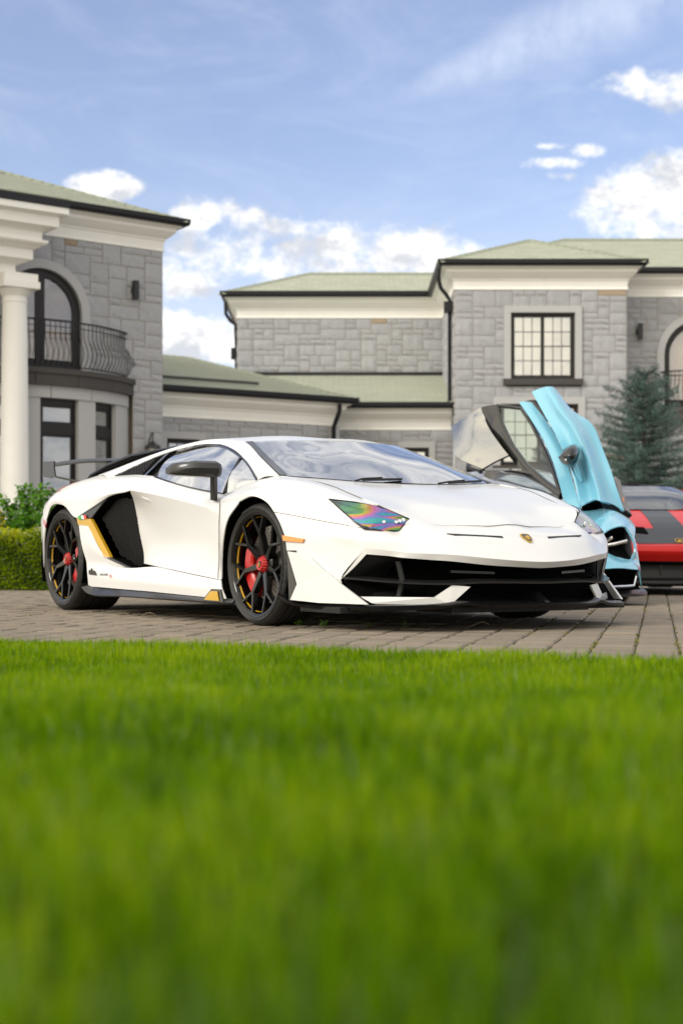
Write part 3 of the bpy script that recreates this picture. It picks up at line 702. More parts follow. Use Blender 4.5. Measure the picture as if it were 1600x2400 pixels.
stone_wall(MBK, (-.2, LWY), (1, 0), (0, -1), 2.75, 0, 3.26, [rect(lw1[0]-.1, lw1[1]+.1, lw1[2]-.1, lw1[3]+.1)], 23, built=lambda t, z: z > 2.1)
sash_window(MBK, PL_, *lw1, 2, 2, 1, .14)
cornice(MBK, [(-.2, LWY), (2.5, LWY)], 3.26, .98); gutter(MBK, [(-.2, LWY), (2.53, LWY)], 3.26, .98)
# --- low wing set at an angle
LW = empty('low_house_wing'); tag(LW, 'low angled stone wing with green shingle roof joining the columned house', 'house')
ad = np.array([.85, .5268]); an = np.array([.5268, -.85]); q0 = np.array([-3.66, 29.3])-ad*3.0; q1 = np.array([-.198, 31.44]); ll = float(np.linalg.norm(q1-q0))
PLW = wallframe(q0, ad, an); tw = 3.05
stone_wall(LW, q0, ad, an, ll, 0, 3.26, [rect(tw-.1, tw+.85, 1.4, 2.92)], 31, built=lambda t, z: t > 2.9 and z > 2.2)
sash_window(LW, PLW, tw, tw+.75, 1.5, 2.82, 3, 3, 1, .14)
mb = MB(); frame_box(mb, PLW, ll-.10, ll+.12, 0, 3.26, -.2, .10); mb.build('corner_pilaster', 'granite_smooth', LW)
cp = [tuple(q0), tuple(q1+ad*.02), tuple(q1+ad*.02-an*1.2)]
cornice(LW, cp, 3.26); gutter(LW, cp, 3.26)
zl = 3.82; eL = q0+an*.385-ad*3; eR = q1+an*.385+ad*.42; rdp = np.array([-3.76, 35.1]); dd = float((rdp-eR)@(-an)); zr_ = zl+dd*.27
rR = rdp; rL = rdp-ad*9
roof_plane(LW, [(eL[0], eL[1], zl), (eR[0], eR[1], zl), (rR[0], rR[1], zr_), (rL[0], rL[1], zr_)])
eB = eR-an*2*dd
roof_plane(LW, [(eR[0], eR[1], zl), (eB[0], eB[1], zl), (rR[0], rR[1], zr_)])
ridge_cap(LW, (eR[0], eR[1], zl), (rR[0], rR[1], zr_)); ridge_cap(LW, (rL[0], rL[1], zr_), (rR[0], rR[1], zr_))
g0 = q0+an*.385+ad*3.0-an*1.1; g1 = g0+ad*2.6
mb = MB(); mb.tube([(g0[0], g0[1], zl+1.1*.27+.07), (g1[0], g1[1], zl+1.1*.27+.07)], .035, 6); mb.build('snow_guard', 'slab_dark', LW)
dpx = q1+an*.02; downpipe(LW, [tuple(dpx+an*.36-ad*.05)+(3.72,), tuple(dpx+an*.35-ad*.05)+(3.55,), tuple(dpx+an*.24-ad*.07)+(3.36,), tuple(dpx+an*.16-ad*.08)+(3.22,), tuple(dpx+an*.15-ad*.08)+(2.4,), tuple(dpx+an*.15-ad*.08)+(0,)], .05)
# --- the columned house on the left
LH = empty('columned_house'); tag(LH, 'grey stone house with white columned porch, arched balcony door and green roof', 'house')
hb = np.array([-3.52, 27.93]); hd_ = np.array([-.814, -.581]); hn = np.array([.581, -.814]); PH = wallframe(hb, hd_, hn)
htc, hr, hzs, hz0 = 2.53, .80, 4.94, 3.86
bay = lambda t, z: .62 < t < 4.45 and z < 3.5
stone_wall(LH, hb, hd_, hn, 8.0, 0, ZT, [arch(htc, hr+.08, hzs, 3.5), bay], 41, built=lambda t, z: t < 3.4 and z > 1.6, tan=0.02)
stone_wall(LH, hb, (-.581, .814), (.814, .581), 6.0, 0, ZT, [], 42, built=lambda t, z: False)
arched_door(LH, PH, htc, hr, hzs, hz0)
hp = [tuple(hb+np.array([-.581, .814])*6), tuple(hb), tuple(hb+hd_*8)][::-1]
cornice(LH, hp, ZT); gutter(LH, hp, ZT)
c0 = hb+hn*.385-hd_*.385; dpt = 2.72; apx = c0+hd_*dpt-hn*dpt; zap = E0+.42*dpt; c1 = c0+hd_*12; ra = apx+hd_*9
roof_plane(LH, [(c1[0], c1[1], E0), (c0[0], c0[1], E0), (apx[0], apx[1], zap), (ra[0], ra[1], zap)])
cb = c0-hn*2*dpt; roof_plane(LH, [(c0[0], c0[1], E0), (cb[0], cb[1], E0), (apx[0], apx[1], zap)])
ridge_cap(LH, (c0[0], c0[1], E0), (apx[0], apx[1], zap)); ridge_cap(LH, (apx[0], apx[1], zap), (ra[0], ra[1], zap))
# porch
pz = 5.36; ENT = [(-.3, 0), (0, 0), (0, .17), (.05, .18), (.20, .235), (.23, .25), (.23, .42), (.27, .43), (.33, .47), (.40, .50), (.43, .53), (.43, .57), (.36, .585), (.35, .60), (.35, .72), (.42, .75), (.54, .785), (.57, .80), (.57, .97), (.60, .98), (.70, 1.01), (.70, 1.12), (-.3, 1.12)]
pc = hb+hd_*3.45+hn*1.0; pth = [tuple(hb+hd_*9+hn*1.0), tuple(pc), tuple(pc-hn*1.05)]
sweep(LH, 'entablature', pth, [(o, pz+z) for o, z in ENT], 'trim_white')
sweep(LH, 'porch_fascia', pth, [(.69, pz+1.12), (.715, pz+1.12), (.715, pz+1.26), (.66, pz+1.26)], 'dark_metal')
e0 = hb+hd_*(3.45-.72)+hn*1.72; e1 = e0+hd_*9; f0 = hb+hd_*(3.45-.72)+hn*.5; f1 = f0+hd_*9
roof_plane(LH, [(e1[0], e1[1], pz+1.27), (e0[0], e0[1], pz+1.27), (f0[0], f0[1], E0+.03), (f1[0], f1[1], E0+.03)], 'porch_roof')
cc = hb+hd_*3.426+hn*.9
mb = MB(); mb.lathe([(0, 0), (.34, 0), (.34, .10), (.31, .11), (.31, .16), (.27, .20), (.255, .24), (.248, .26), (.247, 1.6), (.240, 2.9), (.225, 4.2), (.212, 4.86), (.222, 4.87), (.222, 4.90), (.212, 4.91), (.212, 4.97), (.235, 4.99), (.265, 5.05), (.285, 5.07), (.285, 5.10)], 48, 'z', (cc[0], cc[1], 0)); COLM = mb.build('column', 'trim_white', LH, 30)
PC = wallframe(cc, hd_, hn); mb = MB(); frame_box(mb, PC, -.34, .34, 5.10, 5.22, -.34, .34); frame_box(mb, PC, -.31, .31, 5.22, 5.36, -.31, .31); mb.build('abacus', 'trim_white', COLM)
c2 = hb+hd_*6.6+hn*.9; o2 = obj('column', None, None, None, LH, data=COLM.data); o2.location = (c2[0]-cc[0], c2[1]-cc[1], 0)
# bowed bay under the balcony
bR = 2.74; bnc = -2.11; BP = lambda deg, r, z: PH(htc-r*math.sin(R(deg)), bnc+r*math.cos(R(deg)), z)
def bayband(name, a0, a1, r0, r1, z0, z1, m, par, k=4):
    mb = MB(); V = []; F = []
    for i in range(k+1):
        a = a0+(a1-a0)*i/k
        for rr, z in ((r0, z0), (r1, z0), (r1, z1), (r0, z1)): V.append(BP(a, rr, z))
    for i in range(k):
        for j in range(4): F.append((i*4+j, i*4+(j+1) % 4, (i+1)*4+(j+1) % 4, (i+1)*4+j))
    F += [(0, 1, 2, 3), tuple(k*4+j for j in (3, 2, 1, 0))]; mb.add(V, F); return mb.build(name, m, par, 20)
for a0, a1 in ((-41, -26), (-26, -2), (-2, 16), (16, 41)): bayband('lintel_stone', a0+.15, a1-.15, bR-.35, bR+.03, 3.27, 3.50, 'granite_smooth', LH, 6)
for a0, a1 in ((-41, -31), (-15, -6), (10, 18.5), (31, 42)): bayband('pier_stone', a0, a1, bR-.30, bR, 0, 3.27, 'granite_smooth', LH)
for a0, a1 in ((-31, -15), (-6, 10), (18.5, 31)):
    fr = bayband('bay_window', a0, a0+1.1, bR-.18, bR-.09, .3, 3.26, 'frame_brown', LH, 1)
    bayband('window_stile', a1-1.1, a1, bR-.18, bR-.09, .3, 3.26, 'frame_brown', fr, 1)
    for z0, z1 in ((3.16, 3.265), (2.62, 2.80), (.3, .42)): bayband('window_rail', a0+1.1, a1-1.1, bR-.18, bR-.09, z0, z1, 'frame_brown', fr, 3)
    for z0, z1 in ((2.80, 3.16), (.42, 2.62)):
        for q in (0.0, 1.0):
            b0, b1 = (a0+1.1, a0+1.9) if q == 0 else (a1-1.9, a1-1.1); bayband('sash_stile', b0, b1, bR-.165, bR-.11, z0+.0, z1, 'frame_brown', fr, 1)
        bayband('sash_rail', a0+1.9, a1-1.9, bR-.165, bR-.11, z1-.05, z1, 'frame_brown', fr, 2); bayband('sash_rail', a0+1.9, a1-1.9, bR-.165, bR-.11, z0, z0+.05, 'frame_brown', fr, 2)
        obj('pane', [BP(a0+1.8, bR-.135, z0), BP(a1-1.8, bR-.135, z0), BP(a1-1.8, bR-.135, z1), BP(a0+1.8, bR-.135, z1)], [(0, 1, 2, 3)], 'door_glass', fr)
bayband('room_wall', -40, 41, bR-1.3, bR-1.2, 0, 3.3, 'room_dark', LH, 8)
balcony('b', 'bowed iron balcony behind the white column, under the arched door', PH, htc, 1.93, .75, 3.80, 3.49, .90, 'bowed iron balconies')
wall_light(PH, .645, 5.52, 'slim black wall light high on the columned house corner')
# porch lantern on the house corner
def lantern():
    p = PH(.32, .22, 0); root = empty('wall_lantern', (p[0], p[1], 2.20)); tag(root, 'black carriage lantern on the columned house wall above the white supercar', 'lantern')
    mb = MB(); mb.lathe([(0, .42), (.02, .42), (.05, .38), (.13, .33), (.16, .29), (.16, .27), (.12, .27)], 6); mb.lathe([(.10, 0), (.13, .0), (.13, .03), (.10, .03)], 6, closed=True); mb.build('lantern_cap', 'lamp_black', root)
    for k in range(6):
        a = 2*math.pi*k/6; mb = MB(); mb.tube([(.105*math.cos(a), .105*math.sin(a), .02), (.13*math.cos(a), .13*math.sin(a), .28)], .008, 4); mb.build('lantern_bar', 'lamp_black', root)
    mb = MB(); mb.lathe([(.095, .03), (.12, .27)], 6); mb.build('lantern_glass', 'lantern_glass', root)
    mb = MB(); mb.tube([(0, 0, .42), (0, 0, .50), (.03*hn[0], .03*hn[1], .56), (-.05*hn[0], -.05*hn[1], .58), (-.10*hn[0], -.10*hn[1], .50), (-.17*hn[0], -.17*hn[1], .38), (-.19*hn[0], -.19*hn[1], .20)], .014, 6); mb.build('scroll_arm', 'lamp_black', root)
lantern()
# ------------------------------------------------------------ car materials
mat('pearl_white', (0.66, 0.66, 0.66), rough=0.30, coat=0.5, coat_rough=0.12, spec=0.5)
mat('splitter_black', (0.004, 0.004, 0.005), rough=0.22, spec=0.35)
mat('gloss_black', (0.005, 0.005, 0.006), rough=0.16, coat=0.5, coat_rough=0.02)
mat('satin_black', (0.008, 0.008, 0.009), rough=0.42, spec=0.35)
mat('cavity_black', (0.002, 0.002, 0.002), rough=0.9, spec=0.05)
mat('rubber', (0.015, 0.0145, 0.0145), rough=0.62, noise=(60, (0.010, 0.0095, 0.0095)), bump=(220, 0.15, 0.001))
mat('rubber_print', (0.012, 0.012, 0.012), rough=0.4)
mat('rim_black', (0.004, 0.004, 0.0045), rough=0.16, spec=0.3, coat=0.15, coat_rough=0.03)
mat('red_paint', (0.42, 0.008, 0.008), rough=0.3, coat=0.4)
mat('steel_disc', (0.34, 0.32, 0.30), rough=0.35, metal=0.85, noise=(30, (0.22, 0.21, 0.20)))
mat('gold', (0.50, 0.29, 0.012), rough=0.3, metal=0.15, coat=0.25)
mat('chrome', (0.75, 0.75, 0.76), rough=0.12, metal=1.0)
mat('amber', (0.85, 0.22, 0.01), rough=0.2, coat=1.0, bump=(300, 0.2, 0.002))
mat('decal_red', (0.62, 0.06, 0.04), rough=0.4)
mat('decal_green', (0.03, 0.35, 0.08), rough=0.4)
mat('decal_white', (0.8, 0.8, 0.8), rough=0.4)
mat('tail_red', (0.45, 0.01, 0.02), rough=0.1, coat=1.0)
mat('interior', (0.03, 0.03, 0.032), rough=0.7)
mat('seat_leather', (0.05, 0.045, 0.045), rough=0.5)
mat('seam_dark', (0.12, 0.115, 0.11), rough=0.7)
glass('windscreen_glass', (0.62, 0.66, 0.66), ior=1.75, base=0.55)
glass('side_glass', (0.42, 0.43, 0.46), ior=2.2, base=0.6)
def carbon():
    m = mat('carbon', (0.015, 0.015, 0.016), rough=0.34, spec=0.35, coat=0.3, coat_rough=0.03); t = m.node_tree; L = t.links.new
    tc = nd(t, 'ShaderNodeTexCoord'); ck = nd(t, 'ShaderNodeTexChecker'); ck.inputs['Scale'].default_value = 240
    ck.inputs['Color1'].default_value = (0.006, 0.006, 0.007, 1); ck.inputs['Color2'].default_value = (0.022, 0.022, 0.023, 1)
    mp = nd(t, 'ShaderNodeMapping'); mp.inputs['Rotation'].default_value = (0, 0, R(45)); L(tc.outputs['Object'], mp.inputs[0]); L(mp.outputs[0], ck.inputs[0])
    L(ck.outputs[0], t.nodes['Principled BSDF'].inputs['Base Color'])
carbon()
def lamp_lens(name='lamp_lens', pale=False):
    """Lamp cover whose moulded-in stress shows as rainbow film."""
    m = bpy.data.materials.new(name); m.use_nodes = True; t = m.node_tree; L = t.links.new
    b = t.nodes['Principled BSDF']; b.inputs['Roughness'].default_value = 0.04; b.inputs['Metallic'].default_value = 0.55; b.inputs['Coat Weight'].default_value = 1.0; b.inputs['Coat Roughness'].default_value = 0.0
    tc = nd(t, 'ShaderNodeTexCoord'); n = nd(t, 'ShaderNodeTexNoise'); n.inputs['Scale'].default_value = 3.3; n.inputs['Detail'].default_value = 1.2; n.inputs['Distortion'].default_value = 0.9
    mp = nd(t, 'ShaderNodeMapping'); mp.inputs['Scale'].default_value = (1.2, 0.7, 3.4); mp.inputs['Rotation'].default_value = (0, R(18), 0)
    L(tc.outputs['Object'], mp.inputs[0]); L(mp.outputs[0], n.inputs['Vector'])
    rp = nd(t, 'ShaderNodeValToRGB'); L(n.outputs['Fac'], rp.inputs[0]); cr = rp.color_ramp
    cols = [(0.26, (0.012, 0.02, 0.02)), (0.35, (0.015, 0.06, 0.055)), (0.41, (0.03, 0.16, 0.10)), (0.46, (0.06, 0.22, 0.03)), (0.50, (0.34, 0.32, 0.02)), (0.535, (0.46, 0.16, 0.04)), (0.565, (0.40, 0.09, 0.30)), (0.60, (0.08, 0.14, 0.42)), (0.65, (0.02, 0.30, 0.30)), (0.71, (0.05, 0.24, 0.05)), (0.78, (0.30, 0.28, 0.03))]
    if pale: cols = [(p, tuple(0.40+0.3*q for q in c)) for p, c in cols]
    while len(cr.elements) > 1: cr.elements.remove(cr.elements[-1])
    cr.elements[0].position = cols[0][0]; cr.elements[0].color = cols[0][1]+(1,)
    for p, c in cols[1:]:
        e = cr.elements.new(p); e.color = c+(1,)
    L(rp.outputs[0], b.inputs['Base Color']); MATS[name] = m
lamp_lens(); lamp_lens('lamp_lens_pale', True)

# ------------------------------------------------------------ wheels
def beam(mb, a, b, w0, w1, d0, d1, ch=0.3):
    """tapered bar in the wheel face: a, b = (x, z, outward); chamfered outer edges, depth d inwards"""
    a = np.array(a, float); b = np.array(b, float); t = (b-a)[:2]; t = t/np.linalg.norm(t); n = np.array([-t[1], t[0]])
    vs = []
    for p, w_, d_ in ((a, w0, d0), (b, w1, d1)):
        for q, dz in ((-1, -d_), (-1, -ch*w_), (-1+ch, 0), (1-ch, 0), (1, -ch*w_), (1, -d_)):
            xy = p[:2]+n*q*w_/2; vs.append((xy[0], xy[1], p[2]+dz))
    fs = [(i, (i+1) % 6, 6+(i+1) % 6, 6+i) for i in range(6)]+[tuple(range(6))[::-1], tuple(range(6, 12))]
    mb.add(vs, fs)
def text_mesh(txt, size, name, m, parent=None, fn=None, depth=0.0005, shear=0.0, spacing=1.0):
    cu = bpy.data.curves.new(name, 'FONT'); cu.body = txt; cu.size = size; cu.extrude = depth; cu.align_x = 'CENTER'; cu.align_y = 'CENTER'; cu.shear = shear; cu.space_character = spacing
    cu.resolution_u = 2
    o = bpy.data.objects.new(name, cu); COL.objects.link(o); dg = bpy.context.evaluated_depsgraph_get()
    me = bpy.data.meshes.new_from_object(o.evaluated_get(dg)); bpy.data.objects.remove(o); bpy.data.curves.remove(cu)
    me.materials.clear(); me.materials.append(MATS[m])
    if fn:
        for v in me.vertices: v.co = fn(v.co.x, v.co.y, v.co.z)
    r = bpy.data.objects.new(name, me); COL.objects.link(r)
    if parent is not None: r.parent = parent
    return r
def wheel(car, x, s_face, R_t, r_rim, width, side, cal_ang=200, steer=0.0, spokes=7, phase=90.0, detail=True, spoke_mat='rim_black', cap='red_paint', tname='P ZERO', cal='red_paint'):
    """wheel part with tyre, rim, spokes, brake disc, caliper and centre lock; side=+1 is the flank towards the viewer"""
    wz = empty('wheel', (0, 0, 0)); wz.parent = car; wz.location = (x, -side*s_face, R_t-0.004)
    T = lambda L: [(p[0], -side*p[2], p[1]) for p in L]          # (x, z, outward) -> local
    def B(mb, name, m, smooth=30):
        mb.v = T(mb.v); return mb.build(name, m, wz, smooth)
    w = width; n = 180
    prof = [(r_rim-0.02, -w+0.012), (r_rim+0.006, -w+0.004), (r_rim+(R_t-r_rim)*0.5, -w-0.003), (R_t-0.016, -w+0.004), (R_t-0.004, -w+0.018)]
    for fr in (0.25, 0.42, 0.58, 0.75):
        c = -w+w*fr; prof += [(R_t, c-0.007), (R_t-0.008, c-0.005), (R_t-0.008, c+0.005), (R_t, c+0.007)]
    prof += [(R_t-0.001, -0.045), (R_t-0.004, -0.026), (R_t-0.012, -0.012), (R_t-0.022, -0.004), (R_t-0.030, -0.001), (r_rim+(R_t-r_rim)*0.45, 0.003), (r_rim+0.012, -0.001), (r_rim+0.004, -0.006), (r_rim-0.004, -0.010), (r_rim-0.02, -0.03)]
    vs = []; fs = []; m_ = len(prof)
    for k in range(n):
        for j, (r, h) in enumerate(prof):
            g = 2*math.pi*(k+0.9*(h/w))/n; rr = r
            if detail and r > R_t-0.026 and k % 9 == 0 and not (-w*0.62 < h < -w*0.38): rr = r-0.0045
            vs.append((rr*math.cos(g), rr*math.sin(g), h))
    for k in range(n):
        for j in range(m_-1): fs.append((k*m_+j, k*m_+j+1, ((k+1) % n)*m_+j+1, ((k+1) % n)*m_+j))
    # flatten the contact patch slightly
    vs = [(a, max(b, -(R_t-0.004)), c) for a, b, c in vs]
    mb = MB(); mb.add(vs, fs); B(mb, 'tyre', 'rubber', 35)
    mb = MB(); pr = [(r_rim-0.028, -w+0.02), (r_rim-0.026, -0.06), (r_rim-0.020, -0.018), (r_rim-0.012, -0.009), (r_rim-0.004, -0.004), (r_rim+0.003, -0.004), (r_rim+0.006, -0.009), (r_rim+0.002, -0.02)]
    V = []; F = []; m2 = len(pr); nn = 96
    for k in range(nn):
        g = 2*math.pi*k/nn
        for r, h in pr: V.append((r*math.cos(g), r*math.sin(g), h))
    for k in range(nn):
        for j in range(m2-1): F.append((k*m2+j, k*m2+j+1, ((k+1) % nn)*m2+j+1, ((k+1) % nn)*m2+j))
    mb.add(V, F); B(mb, 'rim', spoke_mat, 35)
    hub_o = -0.045
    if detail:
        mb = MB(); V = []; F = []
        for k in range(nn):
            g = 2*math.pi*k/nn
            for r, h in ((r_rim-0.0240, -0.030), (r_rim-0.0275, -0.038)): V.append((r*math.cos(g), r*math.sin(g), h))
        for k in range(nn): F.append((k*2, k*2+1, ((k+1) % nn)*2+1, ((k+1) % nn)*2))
        mb.add(V, F); B(mb, 'rim_ring', 'gold', 30)  # thin gold-coloured ring inside the rim barrel
    for i in range(spokes):
        a = R(phase+360.0/spokes*i); mb = MB(); c, s_ = math.cos(a), math.sin(a)
        pol = lambda r, da, o: (r*math.cos(a+da), r*math.sin(a+da), o)
        half = math.pi/spokes
        for sg in (-1, 1):                                     # double bar that parts at the fork
            beam(mb, pol(0.050, sg*0.16, hub_o), pol(r_rim*0.60, sg*0.018, -0.024), 0.023, 0.018, 0.045, 0.034)
            beam(mb, pol(r_rim*0.595, sg*0.012, -0.024), pol(r_rim-0.016, sg*half*0.52, -0.012), 0.018, 0.0155, 0.034, 0.026)
        B(mb, 'spoke', spoke_mat, 20)
    mb = MB(); V = []; F = []
    for k in range(48):
        g = 2*math.pi*k/48
        for r, h in ((0.0, hub_o-.013), (0.066, hub_o-.013), (0.078, hub_o-.022), (0.082, hub_o-.06), (0.0, hub_o-.06)): V.append((r*math.cos(g), r*math.sin(g), h))
    for k in range(48):
        for j in range(4): F.append((k*5+j, k*5+j+1, ((k+1) % 48)*5+j+1, ((k+1) % 48)*5+j))
    mb.add(V, F); B(mb, 'hub', spoke_mat, 35)
    mb = MB(); d_o = -0.10; rd = r_rim*0.74
    V = []; F = []
    for k in range(64):
        g = 2*math.pi*k/64
        for r, h in ((0.085, d_o), (rd, d_o), (rd, d_o-0.032), (0.085, d_o-0.032)): V.append((r*math.cos(g), r*math.sin(g), h))
    for k in range(64):
        for j in range(4): F.append((k*4+j, k*4+(j+1) % 4, ((k+1) % 64)*4+(j+1) % 4, ((k+1) % 64)*4+j))
    mb.add(V, F)
    B(mb, 'brake_disc', 'steel_disc', 30)
    mb = MB(); V = []; F = []
    for k in range(150):                                       # drilled holes as small dark discs standing just proud
        g = 2*math.pi*k/30+(k//30)*0.11; r = 0.115+(rd-0.13)*(k//30)/4.0+0.004*math.sin(k*1.7); b0 = len(V)
        for q in range(6): V.append((r*math.cos(g)+0.0042*math.cos(q*1.047), r*math.sin(g)+0.0042*math.sin(q*1.047), d_o+0.0012))
        F.append(tuple(range(b0, b0+6)))
    mb.add(V, F); B(mb, 'drilled_holes', 'cavity_black', None)['kind'] = 'stuff'
    mb = MB(); V = []; F = []; a0, a1 = R(cal_ang-42), R(cal_ang+42); nc = 20
    prf = [(rd*0.60, d_o+0.040), (rd*0.66, d_o+0.052), (rd*0.94, d_o+0.052), (rd*1.03, d_o+0.036), (rd*1.05, d_o-0.06), (rd*0.60, d_o-0.06)]
    for k in range(nc+1):
        g = a0+(a1-a0)*k/nc; sc = 0.86 if k in (0, nc) else 1.0
        for r, h in prf:
            rr = rd*0.82+(r-rd*0.82)*sc; V.append((rr*math.cos(g), rr*math.sin(g), h))
    for k in range(nc):
        for j in range(6): F.append((k*6+j, k*6+(j+1) % 6, (k+1)*6+(j+1) % 6, (k+1)*6+j))
    F += [tuple(range(6))[::-1], tuple(nc*6+j for j in range(6))]
    mb.add(V, F); B(mb, 'brake_caliper', cal, 30)
    mb = MB(); V = []; F = []; n3 = 64                          # ribbed centre lock
    prf = [(0.045, hub_o-0.012), (0.047, hub_o-0.004), (0.042, hub_o+0.003), (0.038, hub_o+0.012), (0.031, hub_o+0.019), (0.028, hub_o+0.016), (0.0, hub_o+0.016)]
    for k in range(n3):
        g = 2*math.pi*k/n3
        for j, (r, h) in enumerate(prf):
            rr = r*(0.90 if (k % 4 < 2 and j in (1, 2, 3)) else 1.0); V.append((rr*math.cos(g), rr*math.sin(g), h))
    for k in range(n3):
        for j in range(len(prf)-1): F.append((k*7+j, k*7+j+1, ((k+1) % n3)*7+j+1, ((k+1) % n3)*7+j))
    mb.add(V, F); B(mb, 'center_lock', cap, 30)
    if detail:
        mb = MB(); o_ = hub_o+0.0175                            # small gold shield on the cap
        mb.prism([(-0.016, 0.017, o_), (0.016, 0.017, o_), (0.015, -0.004, o_), (0.0, -0.020, o_), (-0.015, -0.004, o_)], (0, 0, 0.0015))
        mb.cur = 1; mb.prism([(-0.006, 0.009, o_+0.0016), (0.008, 0.006, o_+0.0016), (0.005, -0.002, o_+0.0016), (0.007, -0.011, o_+0.0016), (-0.005, -0.009, o_+0.0016), (-0.009, 0.001, o_+0.0016)], (0, 0, 0.001))
        mb.v = T(mb.v); mb.build('cap_emblem', ['gloss_black', 'gold'], wz)
        for txt, ang, sz in ((tname, -90, 0.030), ('PIRELLI', 22, 0.024), ('PIRELLI', 110, 0.024)):
            rm = r_rim+(R_t-r_rim)*0.42
            def bend(px, py, pz, ang=ang, rm=rm):
                # letters stand with their tops towards the tread
                g = R(ang)-px/rm; r = rm+py
                return Vector((r*math.cos(g), -side*(0.0030+pz), r*math.sin(g))) if side > 0 else Vector((-r*math.cos(g), -side*(0.0030+pz), r*math.sin(g)))
            text_mesh(txt, sz, 'tyre_lettering', 'rubber_print', wz, bend, 0.0008)
    return wz

# ------------------------------------------------------------ the white supercar
TH = math.asin(0.538)
CAR = empty('supercar', (0.3577, 8.1499, 0.0), math.atan2(-math.cos(TH), math.sin(TH)))
tag(CAR, 'pearl white low wedge-shaped supercar with black wheels and red centre locks, parked nearest', 'car')
K_ = (-.50, .90, .722); T_ = (.50, .82, .662); M_ = (.79, .79, .506); B_ = (.835, .62, .495); I_ = (.828, .55, .558); H0 = (.745, .66, .616)
seam = [(.235, .99, .60), (.38, .96, .58), (.535, .905, .552), (.67, .855, .53), M_]
r2 = [T_, (.37, .86, .69), (.2, .88, .727), (0, .895, .752), (-.28, .90, .745)]
FU = [[H0, (.49, .672, .688), (.281, .695, .749), (.05, .72, .793), (-.125, .75, .814), (-.36, .757, .803)],
      [(.655, .72, .64), (.46, .765, .695), (.26, .795, .752), (.04, .812, .785), (-.2, .83, .788), (-.43, .83, .765)],
      r2+[K_]]
FM = [r2, [(.38, .915, .632), (.29, .945, .662), (.165, .965, .703), (0, .972, .727), (-.22, .967, .704)],
      [(.235, .99, .60), (.182, .995, .645), (.1, .998, .678), (0, 1.0, .692), (-.13, 1.0, .668)]]
FR = [[(-.28, .90, .745), (-.39, .90, .735), K_], [(-.22, .967, .704), (-.33, .962, .697), (-.43, .958, .69)],
      [(-.13, 1.0, .668), (-.27, .985, .65), (-.407, .97, .64)], [(-.26, .998, .58), (-.34, .985, .57), (-.41, .972, .56)],
      [(-.33, .99, .48), (-.375, .98, .47), (-.42, .968, .46)], [(-.36, .985, .36), (-.39, .978, .36), (-.42, .968, .36)],
      [(-.362, .985, .24), (-.39, .985, .24), (-.415, .98, .24)]]
FL = [[T_, (.58, .822, .62), (.66, .815, .575), (.735, .805, .535), M_],
      [(.38, .915, .632), (.485, .902, .606), (.6, .868, .567), (.705, .832, .534), M_], seam]
side_panel('front_fender', [FU, FM, FR, FL], 'pearl_white', CAR, k=5)
# hood
hood = [[(.958, 0, .532), (.75, 0, .612), (.5, 0, .687), (.25, 0, .742), (.02, 0, .784)],
        [(.945, .14, .524), (.74, .2, .611), (.49, .22, .686), (.24, .25, .743), (.0, .28, .788)],
        [(.885, .40, .529), (.70, .45, .616), (.47, .47, .694), (.22, .5, .756), (-.04, .52, .80)],
        [I_, (.735, .645, .622), (.487, .666, .690), (.278, .689, .751), (-.125, .745, .814)]]
side_panel('hood', [hood], 'pearl_white', CAR, join=True, k=6)
# front bumper
cre = [(.345, .988, .47), (.45, .965, .463), (.58, .925, .447), (.70, .872, .428), (.815, .808, .409)]
BU1 = [seam, [(.30, .992, .54), (.42, .968, .522), (.57, .922, .50), (.70, .872, .477), (.812, .806, .457)], cre]
top2 = [M_, (.815, .70, .499), B_, I_, (.878, .40, .528), (.915, .27, .524), (.945, .13, .522), (.960, 0, .531)]
mid2 = [(.812, .806, .457), (.885, .72, .453), (.925, .635, .452), (.962, .55, .472), (1.015, .43, .474), (1.055, .28, .468), (1.08, .13, .463), (1.09, 0, .456)]
cre2 = [(.815, .808, .409), (.90, .725, .398), (.968, .647, .387), (1.035, .555, .382), (1.09, .47, .377), (1.165, .30, .359), (1.21, .13, .346), (1.222, 0, .342)]
lip2 = [(.820, .802, .380), (.895, .72, .371), (.945, .675, .363), (1.02, .555, .352), (1.073, .48, .346), (1.145, .30, .326), (1.185, .13, .316), (1.195, 0, .311)]
BS = [cre, [(.37, .985, .33), (.44, .968, .315), (.52, .945, .295), (.61, .918, .27), (.70, .876, .253)],
      [(.40, .985, .15), (.48, .962, .148), (.58, .928, .145), (.68, .885, .143), (.785, .826, .160)]]
BSs = [[(.815, .808, .409), (.820, .802, .380)], [(.76, .845, .33), (.765, .838, .315)], [(.70, .876, .253), (.70, .876, .253)]]
side_panel('front_bumper', [BU1, [top2, mid2, cre2], [cre2, lip2], BS, BSs], 'pearl_white', CAR, join=True, k=5, smooth=22)
for sd_ in (1, -1):
    for pts in ([(-.12, .748, .8145)]+[(.278, .692, .7515), (.487, .669, .6905), (.735, .652, .620)], [(.235, .991, .60), (.38, .961, .58), (.535, .906, .552), (.67, .856, .53), (.785, .792, .507)], [(.826, .549, .557), (.879, .40, .5295), (.93, .2, .525), (.946, .135, .524), (.959, .03, .533), (.96, 0, .533)]):
        c_ = crs(np.array(pts, float), 5); mb = MB(); mb.tube([(p[0], -sd_*p[1], p[2]+.0006) for p in c_], .0017, 4); mb.build('panel_gap', 'seam_dark', CAR)
